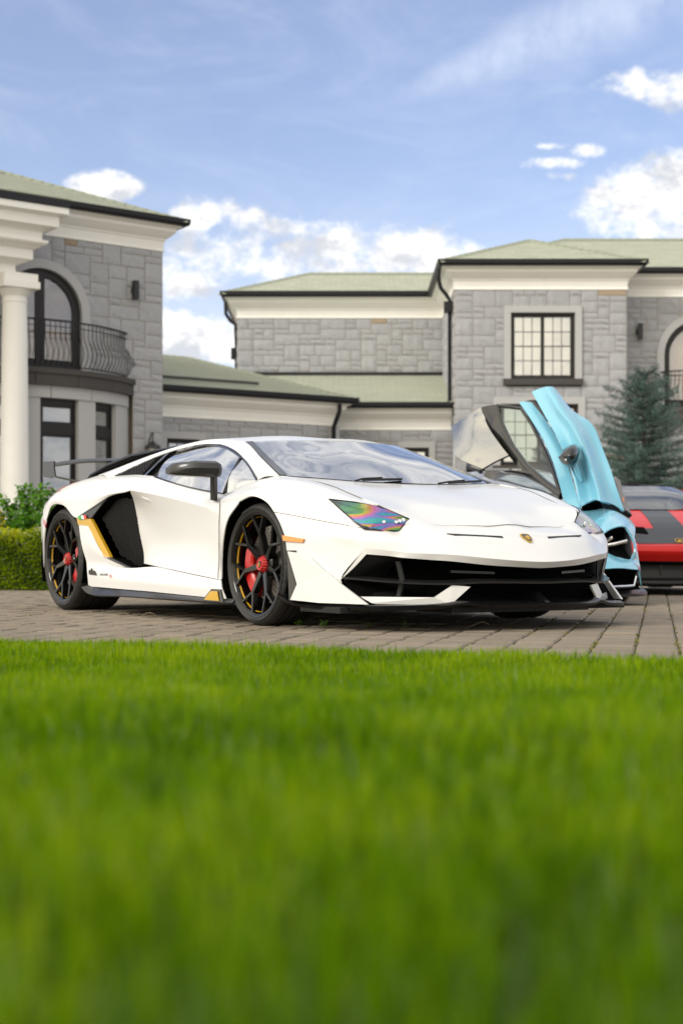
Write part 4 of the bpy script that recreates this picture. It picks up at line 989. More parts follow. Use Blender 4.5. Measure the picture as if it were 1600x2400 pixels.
# white sill of the mouth and its rising fins
bar_t = [(.72, .868, .225), (.785, .828, .170), (1.045, .552, .168), (1.09, .476, .228)]
bar_b = [(.70, .880, .20), (.80, .826, .134), (1.088, .486, .131), (1.13, .395, .220)]
for sd_ in (1, -1):
    mb = MB()
    for i in range(3):
        q = [bar_t[i], bar_t[i+1], bar_b[i+1], bar_b[i]]; q = [(p[0], -sd_*p[1], p[2]) for p in q]
        mb.prism(q, (-0.010, sd_*0.004, 0))
    mb.build('bumper_fin', 'pearl_white', CAR, 15)
# mouth cavity: black walls, cheek, strut, radiator ribs
cav_t = [(.80, .79, .385), (.92, .66, .365), (1.05, .48, .35), (1.13, .30, .33), (1.18, 0, .315)]
cav_b = [(.72, .85, .13), (.80, .66, .13), (.86, .48, .13), (.92, .30, .13), (.95, 0, .13)]
side_panel('grille_cavity', [[cav_t, [(p[0]-.20, p[1]*.96, .36) for p in cav_t], [(p[0]-.02, p[1], .25) for p in cav_b], [(p[0]+.1, p[1], .128) for p in cav_b]]], 'cavity_black', CAR, join=True, k=3, thick=0)
side_panel('grille_cheek', [[[(.812, .79, .374), (.86, .72, .368), (.93, .64, .36)], [(.735, .83, .305), (.77, .76, .30), (.80, .64, .31)], [(.700, .855, .25), (.72, .78, .245), (.75, .64, .25)], [(.78, .80, .172), (.85, .72, .168), (.91, .62, .17)]]], 'satin_black', CAR, k=4, thick=0.004)
for sd_ in (1, -1):
    mb = MB(); mb.prism([(.90, -sd_*.66, .345), (.915, -sd_*.645, .25), (.90, -sd_*.655, .172), (.88, -sd_*.665, .172), (.895, -sd_*.655, .25), (.88, -sd_*.67, .345)], (0, sd_*0.01, 0)); mb.build('grille_strut', 'satin_black', CAR)
    mb = MB(); mb.prism([(1.10, -sd_*.22, .292), (1.03, -sd_*.44, .30), (1.03, -sd_*.44, .288), (1.10, -sd_*.22, .280)], (-0.03, 0, 0)); mb.build('grille_rib', 'gloss_black', CAR)
# carbon blade across the mouth
bl = [(.715, .872, .258), (.925, .715, .238), (1.09, .49, .228), (1.15, .34, .236), (1.215, .05, .233), (1.217, 0, .233)]
side_panel('mouth_blade', [[bl, [(p[0]-.09, p[1]*.97, p[2]+.014) for p in bl]]], 'carbon', CAR, join=True, k=3, thick=0.009)
# splitter
so_ = [(.30, 1.0, .168), (.40, .998, .140), (.50, .968, .123), (.85, .865, .117), (.965, .79, .117), (1.10, .55, .126), (1.165, .43, .143), (1.20, .36, .132), (1.255, .12, .130), (1.268, 0, .129)]
side_panel('splitter', [[so_, [(p[0]-.03, p[1]*.985, p[2]+.012) for p in so_], [(p[0]-.30 if i > 2 else p[0]-.02, p[1]*.88, p[2]-.012 if i > 2 else .13) for i, p in enumerate(so_)]]], 'splitter_black', CAR, join=True, k=4, thick=0.016, smooth=40, outward=(0, 0, 1))
mb = MB(); mb.prism([(1.25, 0.012, .140), (1.17, 0.012, .195), (1.13, 0.012, .20), (1.02, 0.012, .14)], (0, -0.03, 0)); mb.build('splitter_fin', 'gloss_black', CAR)
side_panel('splitter_deck', [[[(.78, .83, .128), (1.02, .60, .128), (1.10, .45, .138), (1.19, .25, .136), (1.22, 0, .136)], [(.70, .80, .135), (.85, .6, .14), (.92, .45, .15), (.98, .25, .155), (1.0, 0, .155)]]], 'carbon', CAR, join=True, k=3, thick=0.004, outward=(0, 0, 1))
for (x0, y0, x1, y1) in ((0.40, -0.93, 0.78, -0.62), (0.55, 0.55, 0.9, 0.85), (0.75, -0.45, 1.05, 0.45)):
    mb = MB(); mb.box((x0, y0, .088), (x1, y1, .118)); mb.build('under_tray', 'satin_black', CAR)
# side canards: white plate with black duct wall behind it
for sd_ in (1, -1):
    pl = [(.392, 1.003, .395), (.46, .990, .388), (.537, .963, .365), (.64, .93, .29), (.895, .845, .134), (.60, .945, .136), (.415, 1.0, .148), (.46, .987, .227)]
    mb = MB(); mb.prism([(p[0], -sd_*p[1], p[2]) for p in pl], (-0.004, sd_*0.012, 0)); mb.build('canard', 'pearl_white', CAR)
    mb = MB(); mb.prism([(p[0], -sd_*p[1], p[2]) for p in [(.366, .992, .40), (.43, .982, .40), (.47, .972, .14), (.392, .993, .145), (.38, .992, .27)]], (0.0, sd_*0.01, 0)); mb.build('duct_wall', 'gloss_black', CAR)
    mb = MB(); mb.prism([(p[0], -sd_*p[1], p[2]) for p in [(.335, .998, .478), (.488, .958, .458), (.478, .962, .440), (.345, .998, .450)]], (0.004, -sd_*0.006, 0)); mb.build('side_marker', 'amber', CAR)
# slots, badge
for sd_ in (1, -1):
    mb = MB(); mb.prism([(p[0], -sd_*p[1], p[2]) for p in [(1.000, .445, .481), (1.068, .15, .469), (1.079, .15, .461), (1.022, .41, .470)]], (0.004, 0, 0.003)); mb.build('nose_slot', 'satin_black', CAR)
def emblem(parent, c, u, v, n, sc, name='badge'):
    """small shield: dark field, gold rim and gold beast-like relief"""
    c = np.array(c, float); u = np.array(u, float); v = np.array(v, float); n = np.array(n, float)
    P = lambda a, b, h: tuple(c+u*a*sc+v*b*sc+n*h)
    out = [(-.5, .55), (-.25, .62), (0, .64), (.25, .62), (.5, .55), (.48, .0), (.3, -.4), (0, -.68), (-.3, -.4), (-.48, 0)]
    mb = MB(); mb.prism([P(a, b, 0.0) for a, b in out], tuple(n*0.004))
    mb.cur = 1; mb.prism([P(a*.82, b*.84, 0.0042) for a, b in out], tuple(n*0.001))
    mb.cur = 0; mb.prism([P(a, b, 0.0053) for a, b in [(-.28, .05), (-.1, .25), (.2, .3), (.3, .12), (.18, 0), (.25, -.25), (.08, -.18), (-.05, -.35), (-.15, -.1)]], tuple(n*0.0015))
    return mb.build(name, ['gold', 'gloss_black'], parent)
emblem(CAR, (1.088, 0, .461), (0, 1, 0), (-.81, 0, .585), (.585, 0, .81), 0.058)
# headlamps
lt = [T_, (.625, .745, .645), H0, I_]; lb = [T_, (.665, .812, .575), M_, B_]
lm = [tuple((np.array(a)+np.array(b))/2+np.array([.006, .008, .004])*(i in (1, 2, 3))) for i, (a, b) in enumerate(zip(lt, lb))]
LAMPS = side_panel('headlight', [[lt, lm, lb]], 'lamp_lens', CAR, k=6, thick=0.004)
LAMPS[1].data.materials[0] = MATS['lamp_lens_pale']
for sd_, lo in zip((1, -1), LAMPS):
    mb = MB(); e = [lt[0], lt[1], lt[2], lt[3], lb[3], lb[2], lb[1], lb[0]]
    mb.tube([(p[0]+.002, -sd_*(p[1]+.001), p[2]+.001) for p in e], 0.0028, 5); mb.build('lamp_seal', 'satin_black', lo)
    mb = MB(); mb.prism([(p[0], -sd_*p[1], p[2]) for p in [(.695, .819, .560), (.79, .797, .502), (.825, .70, .498), (.775, .79, .522)]], (.004, -sd_*.004, 0)); mb.build('lamp_trim', 'gloss_black', lo)
    for i, (a, b) in enumerate(((.845, .600), (.842, .588), (.838, .577), (.832, .566), (.826, .650), (.822, .640))):
        x_ = .800+.014*(i % 4)-.02*(i//4); s_ = .64-.012*(i % 4)+.06*(i//4); z_ = .530+.006*(i % 4)
        mb = MB(); mb.lathe([(.009, 0), (.009, .006), (.006, .007), (0, .004)], 12, 'z'); mt = Matrix.Translation((x_+.012, -sd_*s_, z_+.003)) @ Vector((.72, -sd_*.35, .6)).to_track_quat('Z', 'Y').to_matrix().to_4x4()
        mb.v = [tuple(mt @ Vector(p)) for p in mb.v]; mb.build('led_ring', 'chrome', lo, 30)
# windscreen, wipers
wb = [(.03, 0, .788), (.0, .28, .792), (-.04, .52, .804), (-.128, .745, .818)]
wm = [(-.25, 0, .935), (-.285, .27, .938), (-.345, .50, .941), (-.475, .668, .938)]
wt = [(-.553, 0, 1.064), (-.60, .25, 1.064), (-.68, .45, 1.062), (-.81, .588, 1.055)]
side_panel('windscreen', [[wb, wm, wt]], 'windscreen_glass', CAR, join=True, k=8, thick=0.0)
fr_in = [(wb[3][0]+.02, .705, .817), (-.452, .632, .940), (-.78, .555, 1.057)]
side_panel('windscreen_frit', [[[(-.126, .746, .8205), (-.473, .669, .9405), (-.809, .589, 1.0575)], [(p[0], p[1], p[2]+.003) for p in fr_in]]], 'gloss_black', CAR, k=5, thick=0.0)
for (a, b, c) in (((.045, .30, .793), (.035, .02, .797), (.06, .36, .79)), ((.045, -.30, .793), (.0, -.58, .805), (.05, -.22, .792))):
    mb = MB(); mb.tube([(a[0]-.02, -a[1], a[2]+.006), (b[0]-.03, -b[1], b[2]+.014)], 0.008, 6); mb.tube([(c[0]-.02, -c[1], c[2]), (a[0]-.015, -a[1], a[2]+.012), ((a[0]+b[0])/2-.03, -(a[1]+b[1])/2, (a[2]+b[2])/2+.02)], 0.006, 6); mb.build('wiper', 'satin_black', CAR, 30)
side_panel('cowl', [[[(.02, 0, .781), (-.005, .28, .786), (-.05, .52, .797), (-.13, .742, .811)], [(.06, 0, .774), (.03, .3, .778), (-.02, .54, .790), (-.10, .742, .806)]]], 'satin_black', CAR, join=True, k=4, thick=0.01)
# roof rail that runs from the A-pillar into the flying buttress
pin = [(-.125, .752, .816), (-.47, .674, .938), (-.81, .592, 1.055), (-1.15, .562, 1.100), (-1.45, .585, 1.097), (-1.98, .675, 1.033), (-2.48, .825, .932)]
pou = [(-.36, .757, .803), (-.62, .688, .928), (-.93, .635, 1.03), (-1.27, .625, 1.073), (-1.58, .68, 1.052), (-1.80, .735, 1.012), (-2.14, .885, .897)]
pmi = [tuple((np.array(a)+np.array(b))/2+np.array([0, .012, .010])) for a, b in zip(pin, pou)]
side_panel('roof_rail', [[pin, pmi, pou]], 'pearl_white', CAR, k=6, smooth=40)
roof = [[(-.553, 0, 1.066), (-.85, 0, 1.106), (-1.15, 0, 1.121), (-1.45, 0, 1.118)], [(-.62, .28, 1.066), (-.87, .28, 1.109), (-1.15, .29, 1.123), (-1.45, .30, 1.119)], [(-.81, .592, 1.055), (-.96, .574, 1.080), (-1.15, .562, 1.100), (-1.45, .585, 1.097)]]
side_panel('roof', [roof], 'pearl_white', CAR, join=True, k=6)
# side windows
gb = [(-.368, .752, .803), (-.50, .888, .726), (-.70, .882, .748), (-.95, .884, .782), (-1.2, .892, .826), (-1.45, .872, .872)]
gt = [(-.372, .750, .806), (-.60, .684, .912), (-.78, .648, .975), (-1.0, .620, 1.038), (-1.27, .612, 1.064), (-1.54, .668, 1.036)]
gm = [tuple((np.array(a)+np.array(b))/2+np.array([0, .022, .012])*(i > 0)) for i, (a, b) in enumerate(zip(gb, gt))]
side_panel('side_window', [[gt, gm, gb]], 'side_glass', CAR, k=6, thick=0.0)
for sd_ in (1, -1):
    mb = MB(); mb.tube([(-.505, -sd_*.893, .727), (-.60, -sd_*.80, .835), (-.72, -sd_*.672, .946)], 0.012, 6); mb.build('window_divider', 'satin_black', CAR, 30)
    mb = MB(); mb.tube([(p[0], -sd_*(p[1]+.004), p[2]) for p in [tuple(q) for q in crs(np.array(gt, float), 4)]]+[(-1.5, -sd_*.77, .955), (-1.455, -sd_*.875, .873)], 0.010, 6); mb.build('window_seal', 'gloss_black', CAR, 30)
    mb = MB(); mb.tube([(p[0], -sd_*(p[1]+.006), p[2]-.002) for p in [tuple(q) for q in crs(np.array(gb[1:], float), 4)]], 0.007, 6); mb.build('waist_seal', 'gloss_black', CAR, 30)
# doors
waist = [K_, (-.7, .893, .742), (-.95, .896, .777), (-1.2, .905, .821), (-1.45, .90, .868)]
dcr = [(-.41, .975, .62), (-.69, .970, .666), (-.95, .969, .704), (-1.25, .972, .746), (-1.6, .985, .788)]
DU = [waist, [(-.43, .958, .69), (-.695, .946, .715), (-.95, .947, .752), (-1.22, .952, .796), (-1.5, .957, .84)], dcr]
DL = [dcr, [(-.413, .972, .53), (-.69, .957, .56), (-.98, .946, .585), (-1.3, .928, .61), (-1.70, .905, .70)],
      [(-.42, .968, .42), (-.69, .950, .43), (-1.0, .932, .44), (-1.32, .908, .455), (-1.665, .888, .52)],
      [(-.42, .968, .32), (-.7, .957, .335), (-1.0, .942, .345), (-1.32, .917, .355), (-1.6, .888, .39)],
      [(-.415, .978, .242), (-.7, .967, .263), (-1.0, .957, .287), (-1.3, .942, .31), (-1.56, .905, .325)]]
DOORS = side_panel('door', [DU, DL], 'pearl_white', CAR, k=6, smooth=18)
for sd_, dr in zip((1, -1), DOORS):
    SD = surf(DL, 6)
    def on_door(a_, b_, lift):
        i = a_*(SD.shape[0]-1); j = b_*(SD.shape[1]-1); i0 = min(int(i), SD.shape[0]-2); j0 = min(int(j), SD.shape[1]-2); di, dj = i-i0, j-j0
        p = SD[i0, j0]*(1-di)*(1-dj)+SD[i0+1, j0]*di*(1-dj)+SD[i0, j0+1]*(1-di)*dj+SD[i0+1, j0+1]*di*dj
        return (p[0], -sd_*(p[1]+lift), p[2])
    for nm, cr_, lift in (('handle_frame', ((.045, .93), (.055, .80), (.125, .785), (.120, .875)), .0022), ('door_handle', ((.060, .908), (.066, .812), (.108, .803), (.108, .875)), .0048)):
        mb = MB(); V = []; F = []; nA, nB = 4, 6
        for i in range(nA+1):
            for j in range(nB+1):
                f, g = i/nA, j/nB; p0 = [cr_[0][q]*(1-g)+cr_[1][q]*g for q in (0, 1)]; p1 = [cr_[3][q]*(1-g)+cr_[2][q]*g for q in (0, 1)]
                e_ = i in (0, nA) or j in (0, nB); V.append(on_door(p0[0]*(1-f)+p1[0]*f, p0[1]*(1-f)+p1[1]*f, -.002 if e_ else lift))
        for i in range(nA):
            for j in range(nB): F.append((i*(nB+1)+j, i*(nB+1)+j+1, (i+1)*(nB+1)+j+1, (i+1)*(nB+1)+j))
        mb.add(V, F); mb.build(nm, 'pearl_white', dr, 30)
    for nm, pts in (('door_gap', [(-.418, .970, .70), (-.407, .973, .63), (-.413, .974, .56), (-.421, .970, .46), (-.421, .970, .36), (-.416, .980, .245)]),):
        mb = MB(); mb.tube([(p[0]+.001, -sd_*(p[1]+.0005), p[2]) for p in pts], 0.0022, 4); mb.build(nm, 'seam_dark', dr)
# sill, skirt, winglet
ROC = [[(-2.235, 1.012, .332), (-1.95, .997, .315), (-1.62, .975, .297), (-1.3, .952, .306), (-1.0, .962, .284), (-.7, .972, .260), (-.365, .987, .236)],
       [(-2.22, 1.013, .25), (-1.95, 1.012, .245), (-1.62, 1.006, .24), (-1.3, 1.002, .235), (-1, .999, .222), (-.7, .997, .206), (-.345, .992, .19)],
       [(-2.207, 1.01, .172), (-1.95, 1.01, .168), (-1.62, 1.006, .162), (-1.3, 1.002, .157), (-1, .999, .15), (-.7, .996, .143), (-.30, .99, .135)]]
SBL = [[(-2.353, 1.02, .585), (-2.28, 1.02, .585), (-2.2, 1.016, .578)], [(-2.30, 1.021, .45), (-2.14, 1.016, .43), (-1.975, 1.004, .385)], [(-2.235, 1.012, .332), (-1.95, .997, .315), (-1.62, .975, .297)]]
side_panel('side_sill', [ROC, SBL], 'pearl_white', CAR, k=5)
sk_o = [(-2.236, 1.052, .166), (-2.158, 1.04, .127), (-1.6, 1.035, .123), (-1.0, 1.03, .119), (-.5, 1.02, .117), (-.22, .995, .114)]
sk_i = [(-2.20, 1.008, .18), (-2.10, 1.0, .172), (-1.6, .996, .164), (-1.0, .99, .152), (-.5, .985, .142), (-.22, .975, .135)]
side_panel('side_skirt', [[sk_i, sk_o]], 'carbon', CAR, k=4, thick=0.012)
for sd_ in (1, -1):
    mb = MB(); mb.prism([(p[0], -sd_*p[1], p[2]) for p in [(-.53, 1.018, .122), (-.445, 1.006, .188), (-.345, 1.0, .186), (-.315, 1.002, .116)]], (0, sd_*.012, 0)); mb.build('skirt_winglet', 'gloss_black', CAR)
    mb = MB(); mb.prism([(p[0], -sd_*p[1], p[2]) for p in [(-.50, 1.021, .126), (-.44, 1.010, .176), (-.37, 1.005, .175), (-.35, 1.006, .122)]], (0, -sd_*.003, 0)); mb.build('winglet_reflection', 'gold', CAR)  # gold plate stands in for a reflection on the carbon winglet
# side intake
def flat(name, pts, m, d_in=0.012, lift=0.0, par=None):
    for sd_ in (1, -1):
        mb = MB(); mb.prism([(p[0], -sd_*(p[1]+lift), p[2]) for p in pts], (0, sd_*d_in, 0)); mb.build(name, m, par or CAR)
flat('intake_blade', [(-2.381, 1.024, .629), (-2.165, 1.012, .619), (-2.03, 1.0, .49), (-1.888, .992, .365), (-1.957, 1.004, .365), (-2.08, 1.012, .474), (-2.196, 1.018, .573), (-2.353, 1.026, .585)], 'gold', .02)
flat('intake_shoulder', [(-2.375, 1.022, .637), (-1.94, .987, .757), (-2.02, .992, .715), (-2.165, 1.010, .625)], 'carbon', .015)
flat('intake_foot', [(-1.888, .992, .364), (-1.957, 1.004, .364), (-1.66, .985, .302), (-1.60, .975, .297)], 'carbon', .012)
side_panel('intake_cavity', [[[(-1.66, .96, .785), (-1.80, .97, .78), (-1.95, .985, .757), (-2.17, 1.0, .625)], [(-1.70, .86, .72), (-1.85, .80, .70), (-2.0, .78, .66), (-2.17, .80, .60)],
             [(-1.62, .86, .50), (-1.8, .77, .48), (-1.95, .74, .46), (-2.05, .78, .45)], [(-1.57, .87, .325), (-1.66, .80, .32), (-1.78, .78, .33), (-1.9, .85, .36)], [(-1.56, .90, .318), (-1.62, .955, .297), (-1.72, .97, .32), (-1.89, .985, .365)]]], 'cavity_black', CAR, k=4, thick=0)
# honeycomb in the intake
def honeycomb(name, o, eu, ev, inside, cell, m, par, r=0.0022):
    o = np.array(o, float); eu = np.array(eu, float); ev = np.array(ev, float); mb = MB(); seen = set()
    for i in range(int(-2.3/(cell*1.5)), int(0.2/(cell*1.5))):
        for j in range(-60, int(0.95/(cell*1.732))):
            cx = cell*1.5*i; cy = cell*math.sqrt(3)*(j+0.5*(i % 2))
            if not inside(cx, cy): continue
            pts = [(cx+cell*math.cos(R(60*q)), cy+cell*math.sin(R(60*q))) for q in range(6)]
            for q in range(6):
                a, b = pts[q], pts[(q+1) % 6]; key = tuple(sorted(((round(a[0], 3), round(a[1], 3)), (round(b[0], 3), round(b[1], 3)))))
                if key in seen: continue
                seen.add(key); mb.tube([tuple(o+eu*a[0]+ev*a[1]), tuple(o+eu*b[0]+ev*b[1])], r, 3, False)
    ob = mb.build(name, m, par); ob['kind'] = 'stuff'; return ob
mat('mesh_black', (0.030, 0.030, 0.032), rough=0.4, spec=0.4)
def in_poly(poly):
    def f(x, y):
        c = False; n = len(poly)
        for i in range(n):
            (x0, y0), (x1, y1) = poly[i], poly[(i+1) % n]
            if (y0 > y) != (y1 > y) and x < (x1-x0)*(y-y0)/(y1-y0)+x0: c = not c
        return c
    return f
ip = in_poly([(-1.70, .735), (-1.93, .74), (-2.12, .62), (-1.89, .385), (-1.66, .31), (-1.57, .335), (-1.66, .52)])
for sd_ in (1, -1):
    honeycomb('intake_mesh', (0, -sd_*(.905-1.8*.12), 0), (1, sd_*.12, 0), (0, 0, 1), ip, 0.0112, 'mesh_black', CAR, 0.0019)
# rear quarter
Q = [[(-1.45, .885, .872), (-1.78, .865, .898), (-2.13, .872, .905), (-2.48, .83, .926), (-2.78, .80, .905), (-3.1, .76, .87)],
     [(-1.50, .957, .84), (-1.82, .945, .865), (-2.15, .950, .868), (-2.5, .945, .880), (-2.82, .935, .862), (-3.15, .87, .805)],
     [(-1.6, .985, .788), (-1.86, .988, .785), (-2.15, 1.0, .79), (-2.5, 1.012, .815), (-2.84, 1.010, .80), (-3.12, .965, .745)],
     [(-1.63, .986, .782), (-1.92, .989, .765), (-2.27, 1.012, .70), (-2.56, 1.030, .755), (-2.84, 1.032, .758), (-3.06, 1.003, .66)],
     [(-1.65, .984, .778), (-1.94, .985, .757), (-2.385, 1.02, .63), (-2.6, 1.03, .722), (-2.829, 1.03, .725), (-2.95, 1.02, .636)]]
RB = [[(-2.95, 1.02, .636), (-3.06, 1.003, .66), (-3.3, .93, .64)], [(-3.02, 1.012, .48), (-3.11, .992, .48), (-3.36, .90, .47)], [(-3.055, 1.0, .30), (-3.13, .975, .285), (-3.42, .85, .27)]]
TL = [[(-3.06, 1.003, .66), (-3.12, .965, .745), (-3.15, .87, .805), (-3.1, .76, .87)], [(-3.3, .93, .64), (-3.34, .88, .70), (-3.38, .80, .76), (-3.4, .70, .81)]]
side_panel('rear_quarter', [Q, RB, TL], 'pearl_white', CAR, k=5, smooth=28)
ARr = [(-2.345, 1.012, .58), (-2.30, 1.012, .45), (-2.245, 1.006, .33), (-2.215, 1.004, .17)]
side_panel('arch_edge', [[ARr, [(p[0]-.035, p[1]-.01, p[2]) for p in ARr]]], 'gold', CAR, k=4, thick=0.01)
flat('rear_marker', [(-3.02, 1.012, .635), (-2.955, 1.022, .60), (-2.965, 1.022, .575), (-3.025, 1.012, .60)], 'tail_red', .01, .003)
# rear deck: engine cover, black gaps, honeycomb panel, tail
side_panel('engine_cover', [[[(-1.45, 0, 1.116), (-1.9, 0, 1.062), (-2.4, 0, .985), (-2.9, 0, .925), (-3.35, 0, .90)], [(-1.45, .25, 1.116), (-1.9, .26, 1.064), (-2.4, .30, .985), (-2.9, .32, .925), (-3.35, .34, .89)], [(-1.45, .44, 1.110), (-1.9, .47, 1.068), (-2.35, .55, .99), (-2.62, .62, .935), (-3.35, .60, .87)]]], 'carbon', CAR, join=True, k=4)
side_panel('deck_gap', [[[(-1.45, .44, 1.092), (-1.9, .47, 1.03), (-2.35, .55, .94), (-2.6, .62, .90)], [(-1.45, .58, 1.07), (-1.98, .66, 1.0), (-2.3, .76, .94), (-2.5, .81, .90)]]], 'cavity_black', CAR, k=4)
side_panel('vent_cavity', [[[(-1.54, .672, 1.04), (-1.80, .725, 1.008), (-2.14, .875, .893)], [(-1.46, .868, .862), (-1.78, .855, .885), (-2.13, .87, .893)]]], 'cavity_black', CAR, k=4, thick=0.0)
for sd_ in (1, -1):
    mb = MB(); mb.prism([(p[0], -sd_*p[1], p[2]) for p in [(-1.60, .70, 1.03), (-1.63, .71, 1.025), (-1.64, .862, .88), (-1.60, .866, .878)]], (0, -sd_*.012, .004)); mb.build('vent_pillar', 'gloss_black', CAR)
    vp = in_poly([(0, 0), (0.0, .17), (-.14, .12), (-.42, .012)])
    honeycomb('vent_mesh', (-1.67, -sd_*.875, .882), (1, -sd_*.02*-1, -.03), (0.0, sd_*.66, .75), vp, 0.014, 'mesh_black', CAR)
side_panel('rear_fascia', [[[(-3.4, .70, .81), (-3.44, .35, .84), (-3.45, 0, .85)], [(-3.42, .84, .60), (-3.5, .4, .60), (-3.52, 0, .60)], [(-3.42, .85, .27), (-3.5, .4, .25), (-3.5, 0, .25)]]], 'satin_black', CAR, join=True, k=3)
side_panel('rear_deck', [[[(-3.1, .76, .868), (-3.08, .45, .90), (-3.08, 0, .91)], [(-3.4, .70, .812), (-3.44, .35, .842), (-3.45, 0, .852)]], [[(-2.48, .83, .924), (-2.60, .64, .925)], [(-2.78, .80, .903), (-2.80, .62, .905)], [(-3.1, .76, .868), (-3.12, .58, .885)]]], 'pearl_white', CAR, join=True, k=3)
# tail wing
wg = [(-3.44, .765, 1.050), (-3.40, .55, 1.085), (-3.36, .25, 1.100), (-3.35, 0, 1.102)]
side_panel('tail_wing', [[wg, [(p[0]-.06, p[1], p[2]+.022) for p in wg], [(p[0]-.20, p[1], p[2]+.016) for p in wg], [(p[0]-.20, p[1], p[2]+.006) for p in wg], [(p[0]-.06, p[1], p[2]-.008) for p in wg], wg]], 'carbon', CAR, join=True, k=4, thick=0)
for sd_ in (1, -1):
    mb = MB(); mb.prism([(p[0], -sd_*p[1], p[2]) for p in [(-3.42, .785, 1.082), (-3.65, .785, 1.09), (-3.63, .785, .975), (-3.50, .785, .958), (-3.395, .785, .968), (-3.42, .785, 1.03)]], (0, sd_*.012, 0)); mb.build('wing_endplate', 'carbon', CAR)
    mb = MB(); mb.prism([(p[0], -sd_*p[1], p[2]) for p in [(-3.40, .78, .972), (-3.40, .74, .965), (-3.1, .60, .905), (-3.1, .64, .905)]], (0, 0, -.014)); mb.build('wing_stay', 'carbon', CAR)
    mb = MB(); mb.prism([(p[0], -sd_*p[1], p[2]) for p in [(-3.38, .32, 1.09), (-3.52, .32, 1.09), (-3.42, .32, .86), (-3.22, .32, .89)]], (0, sd_*.02, 0)); mb.build('wing_pylon', 'carbon', CAR)
flat('deck_fin', [(-1.75, .605, 1.078), (-2.12, .615, 1.070), (-2.38, .622, 1.066), (-2.73, .652, 1.016), (-2.95, .69, .952), (-2.9, .69, .90), (-2.4, .64, .90), (-1.75, .605, 1.0)], 'cavity_black', .02)
for sd_ in (1, -1):
    mb = MB(); mb.tube([(p[0], -sd_*p[1], p[2]) for p in [(-1.75, .60, 1.082), (-2.12, .61, 1.074), (-2.38, .617, 1.070), (-2.73, .647, 1.020), (-2.95, .685, .956), (-3.0, .70, .91)]], .011, 6); mb.build('fin_edge', 'carbon', CAR, 40)
# red flash on the haunch
for sd_ in (1, -1):
    S = surf(Q, 6)
    def onq(a, b, lift=.0035):
        i = a*(S.shape[0]-1); j = b*(S.shape[1]-1); i0 = min(int(i), S.shape[0]-2); j0 = min(int(j), S.shape[1]-2); di, dj = i-i0, j-j0
        p = S[i0, j0]*(1-di)*(1-dj)+S[i0+1, j0]*di*(1-dj)+S[i0, j0+1]*(1-di)*dj+S[i0+1, j0+1]*di*dj
        e1 = S[i0+1, j0]-S[i0, j0]; e2 = S[i0, j0+1]-S[i0, j0]; n = np.cross(e1, e2); n = n/np.linalg.norm(n)
        if n[1] < 0: n = -n
        p = p+n*lift; return (p[0], -sd_*p[1], p[2])
    A = [(.05, .66), (.12, .70), (.20, .745), (.30, .79), (.36, .815)]; Bq = [(.10, .645), (.17, .685), (.26, .73), (.36, .775), (.40, .80)]
    mb = MB(); v = [onq(*p) for p in A]+[onq(*p) for p in Bq]; mb.add(v, [(i, i+1, 6+i, 5+i) for i in range(4)])
    v = [onq(.38, .76), onq(.36, .815), onq(.40, .80), onq(.415, .765)]; mb.add(v, [(0, 1, 2, 3)])
    mb.build('red_flash', 'decal_red', CAR)
# little flag, mountain mark and lettering
flat('flag_badge', [(-2.345, 1.024, .640), (-2.30, 1.021, .645), (-2.285, 1.020, .620), (-2.325, 1.023, .617)], 'decal_green', .004, .006)
flat('flag_badge', [(-2.30, 1.021, .645), (-2.265, 1.019, .645), (-2.25, 1.018, .620), (-2.285, 1.020, .620)], 'decal_white', .004, .006)
flat('flag_badge', [(-2.265, 1.019, .645), (-2.225, 1.016, .645), (-2.22, 1.016, .620), (-2.25, 1.018, .620)], 'decal_red', .004, .006)
flat('mountain_mark', [(-2.185, 1.018, .252), (-2.185, 1.018, .276), (-2.165, 1.018, .283), (-2.155, 1.018, .268), (-2.145, 1.018, .290), (-2.135, 1.018, .293), (-2.115, 1.018, .262), (-2.11, 1.018, .276), (-2.09, 1.018, .278), (-2.05, 1.018, .246)], 'gloss_black', .003, .001)
text_mesh('AVENTADOR', .020, 'side_lettering', 'gloss_black', CAR, lambda a, b, c: Vector((-1.94+a, -(1.0165+c), .252+b+a*.02)), .0006, spacing=1.15)
text_mesh('SVJ', .026, 'side_lettering', 'decal_red', CAR, lambda a, b, c: Vector((-1.83+a, -(1.0165+c), .243+b)), .0006)
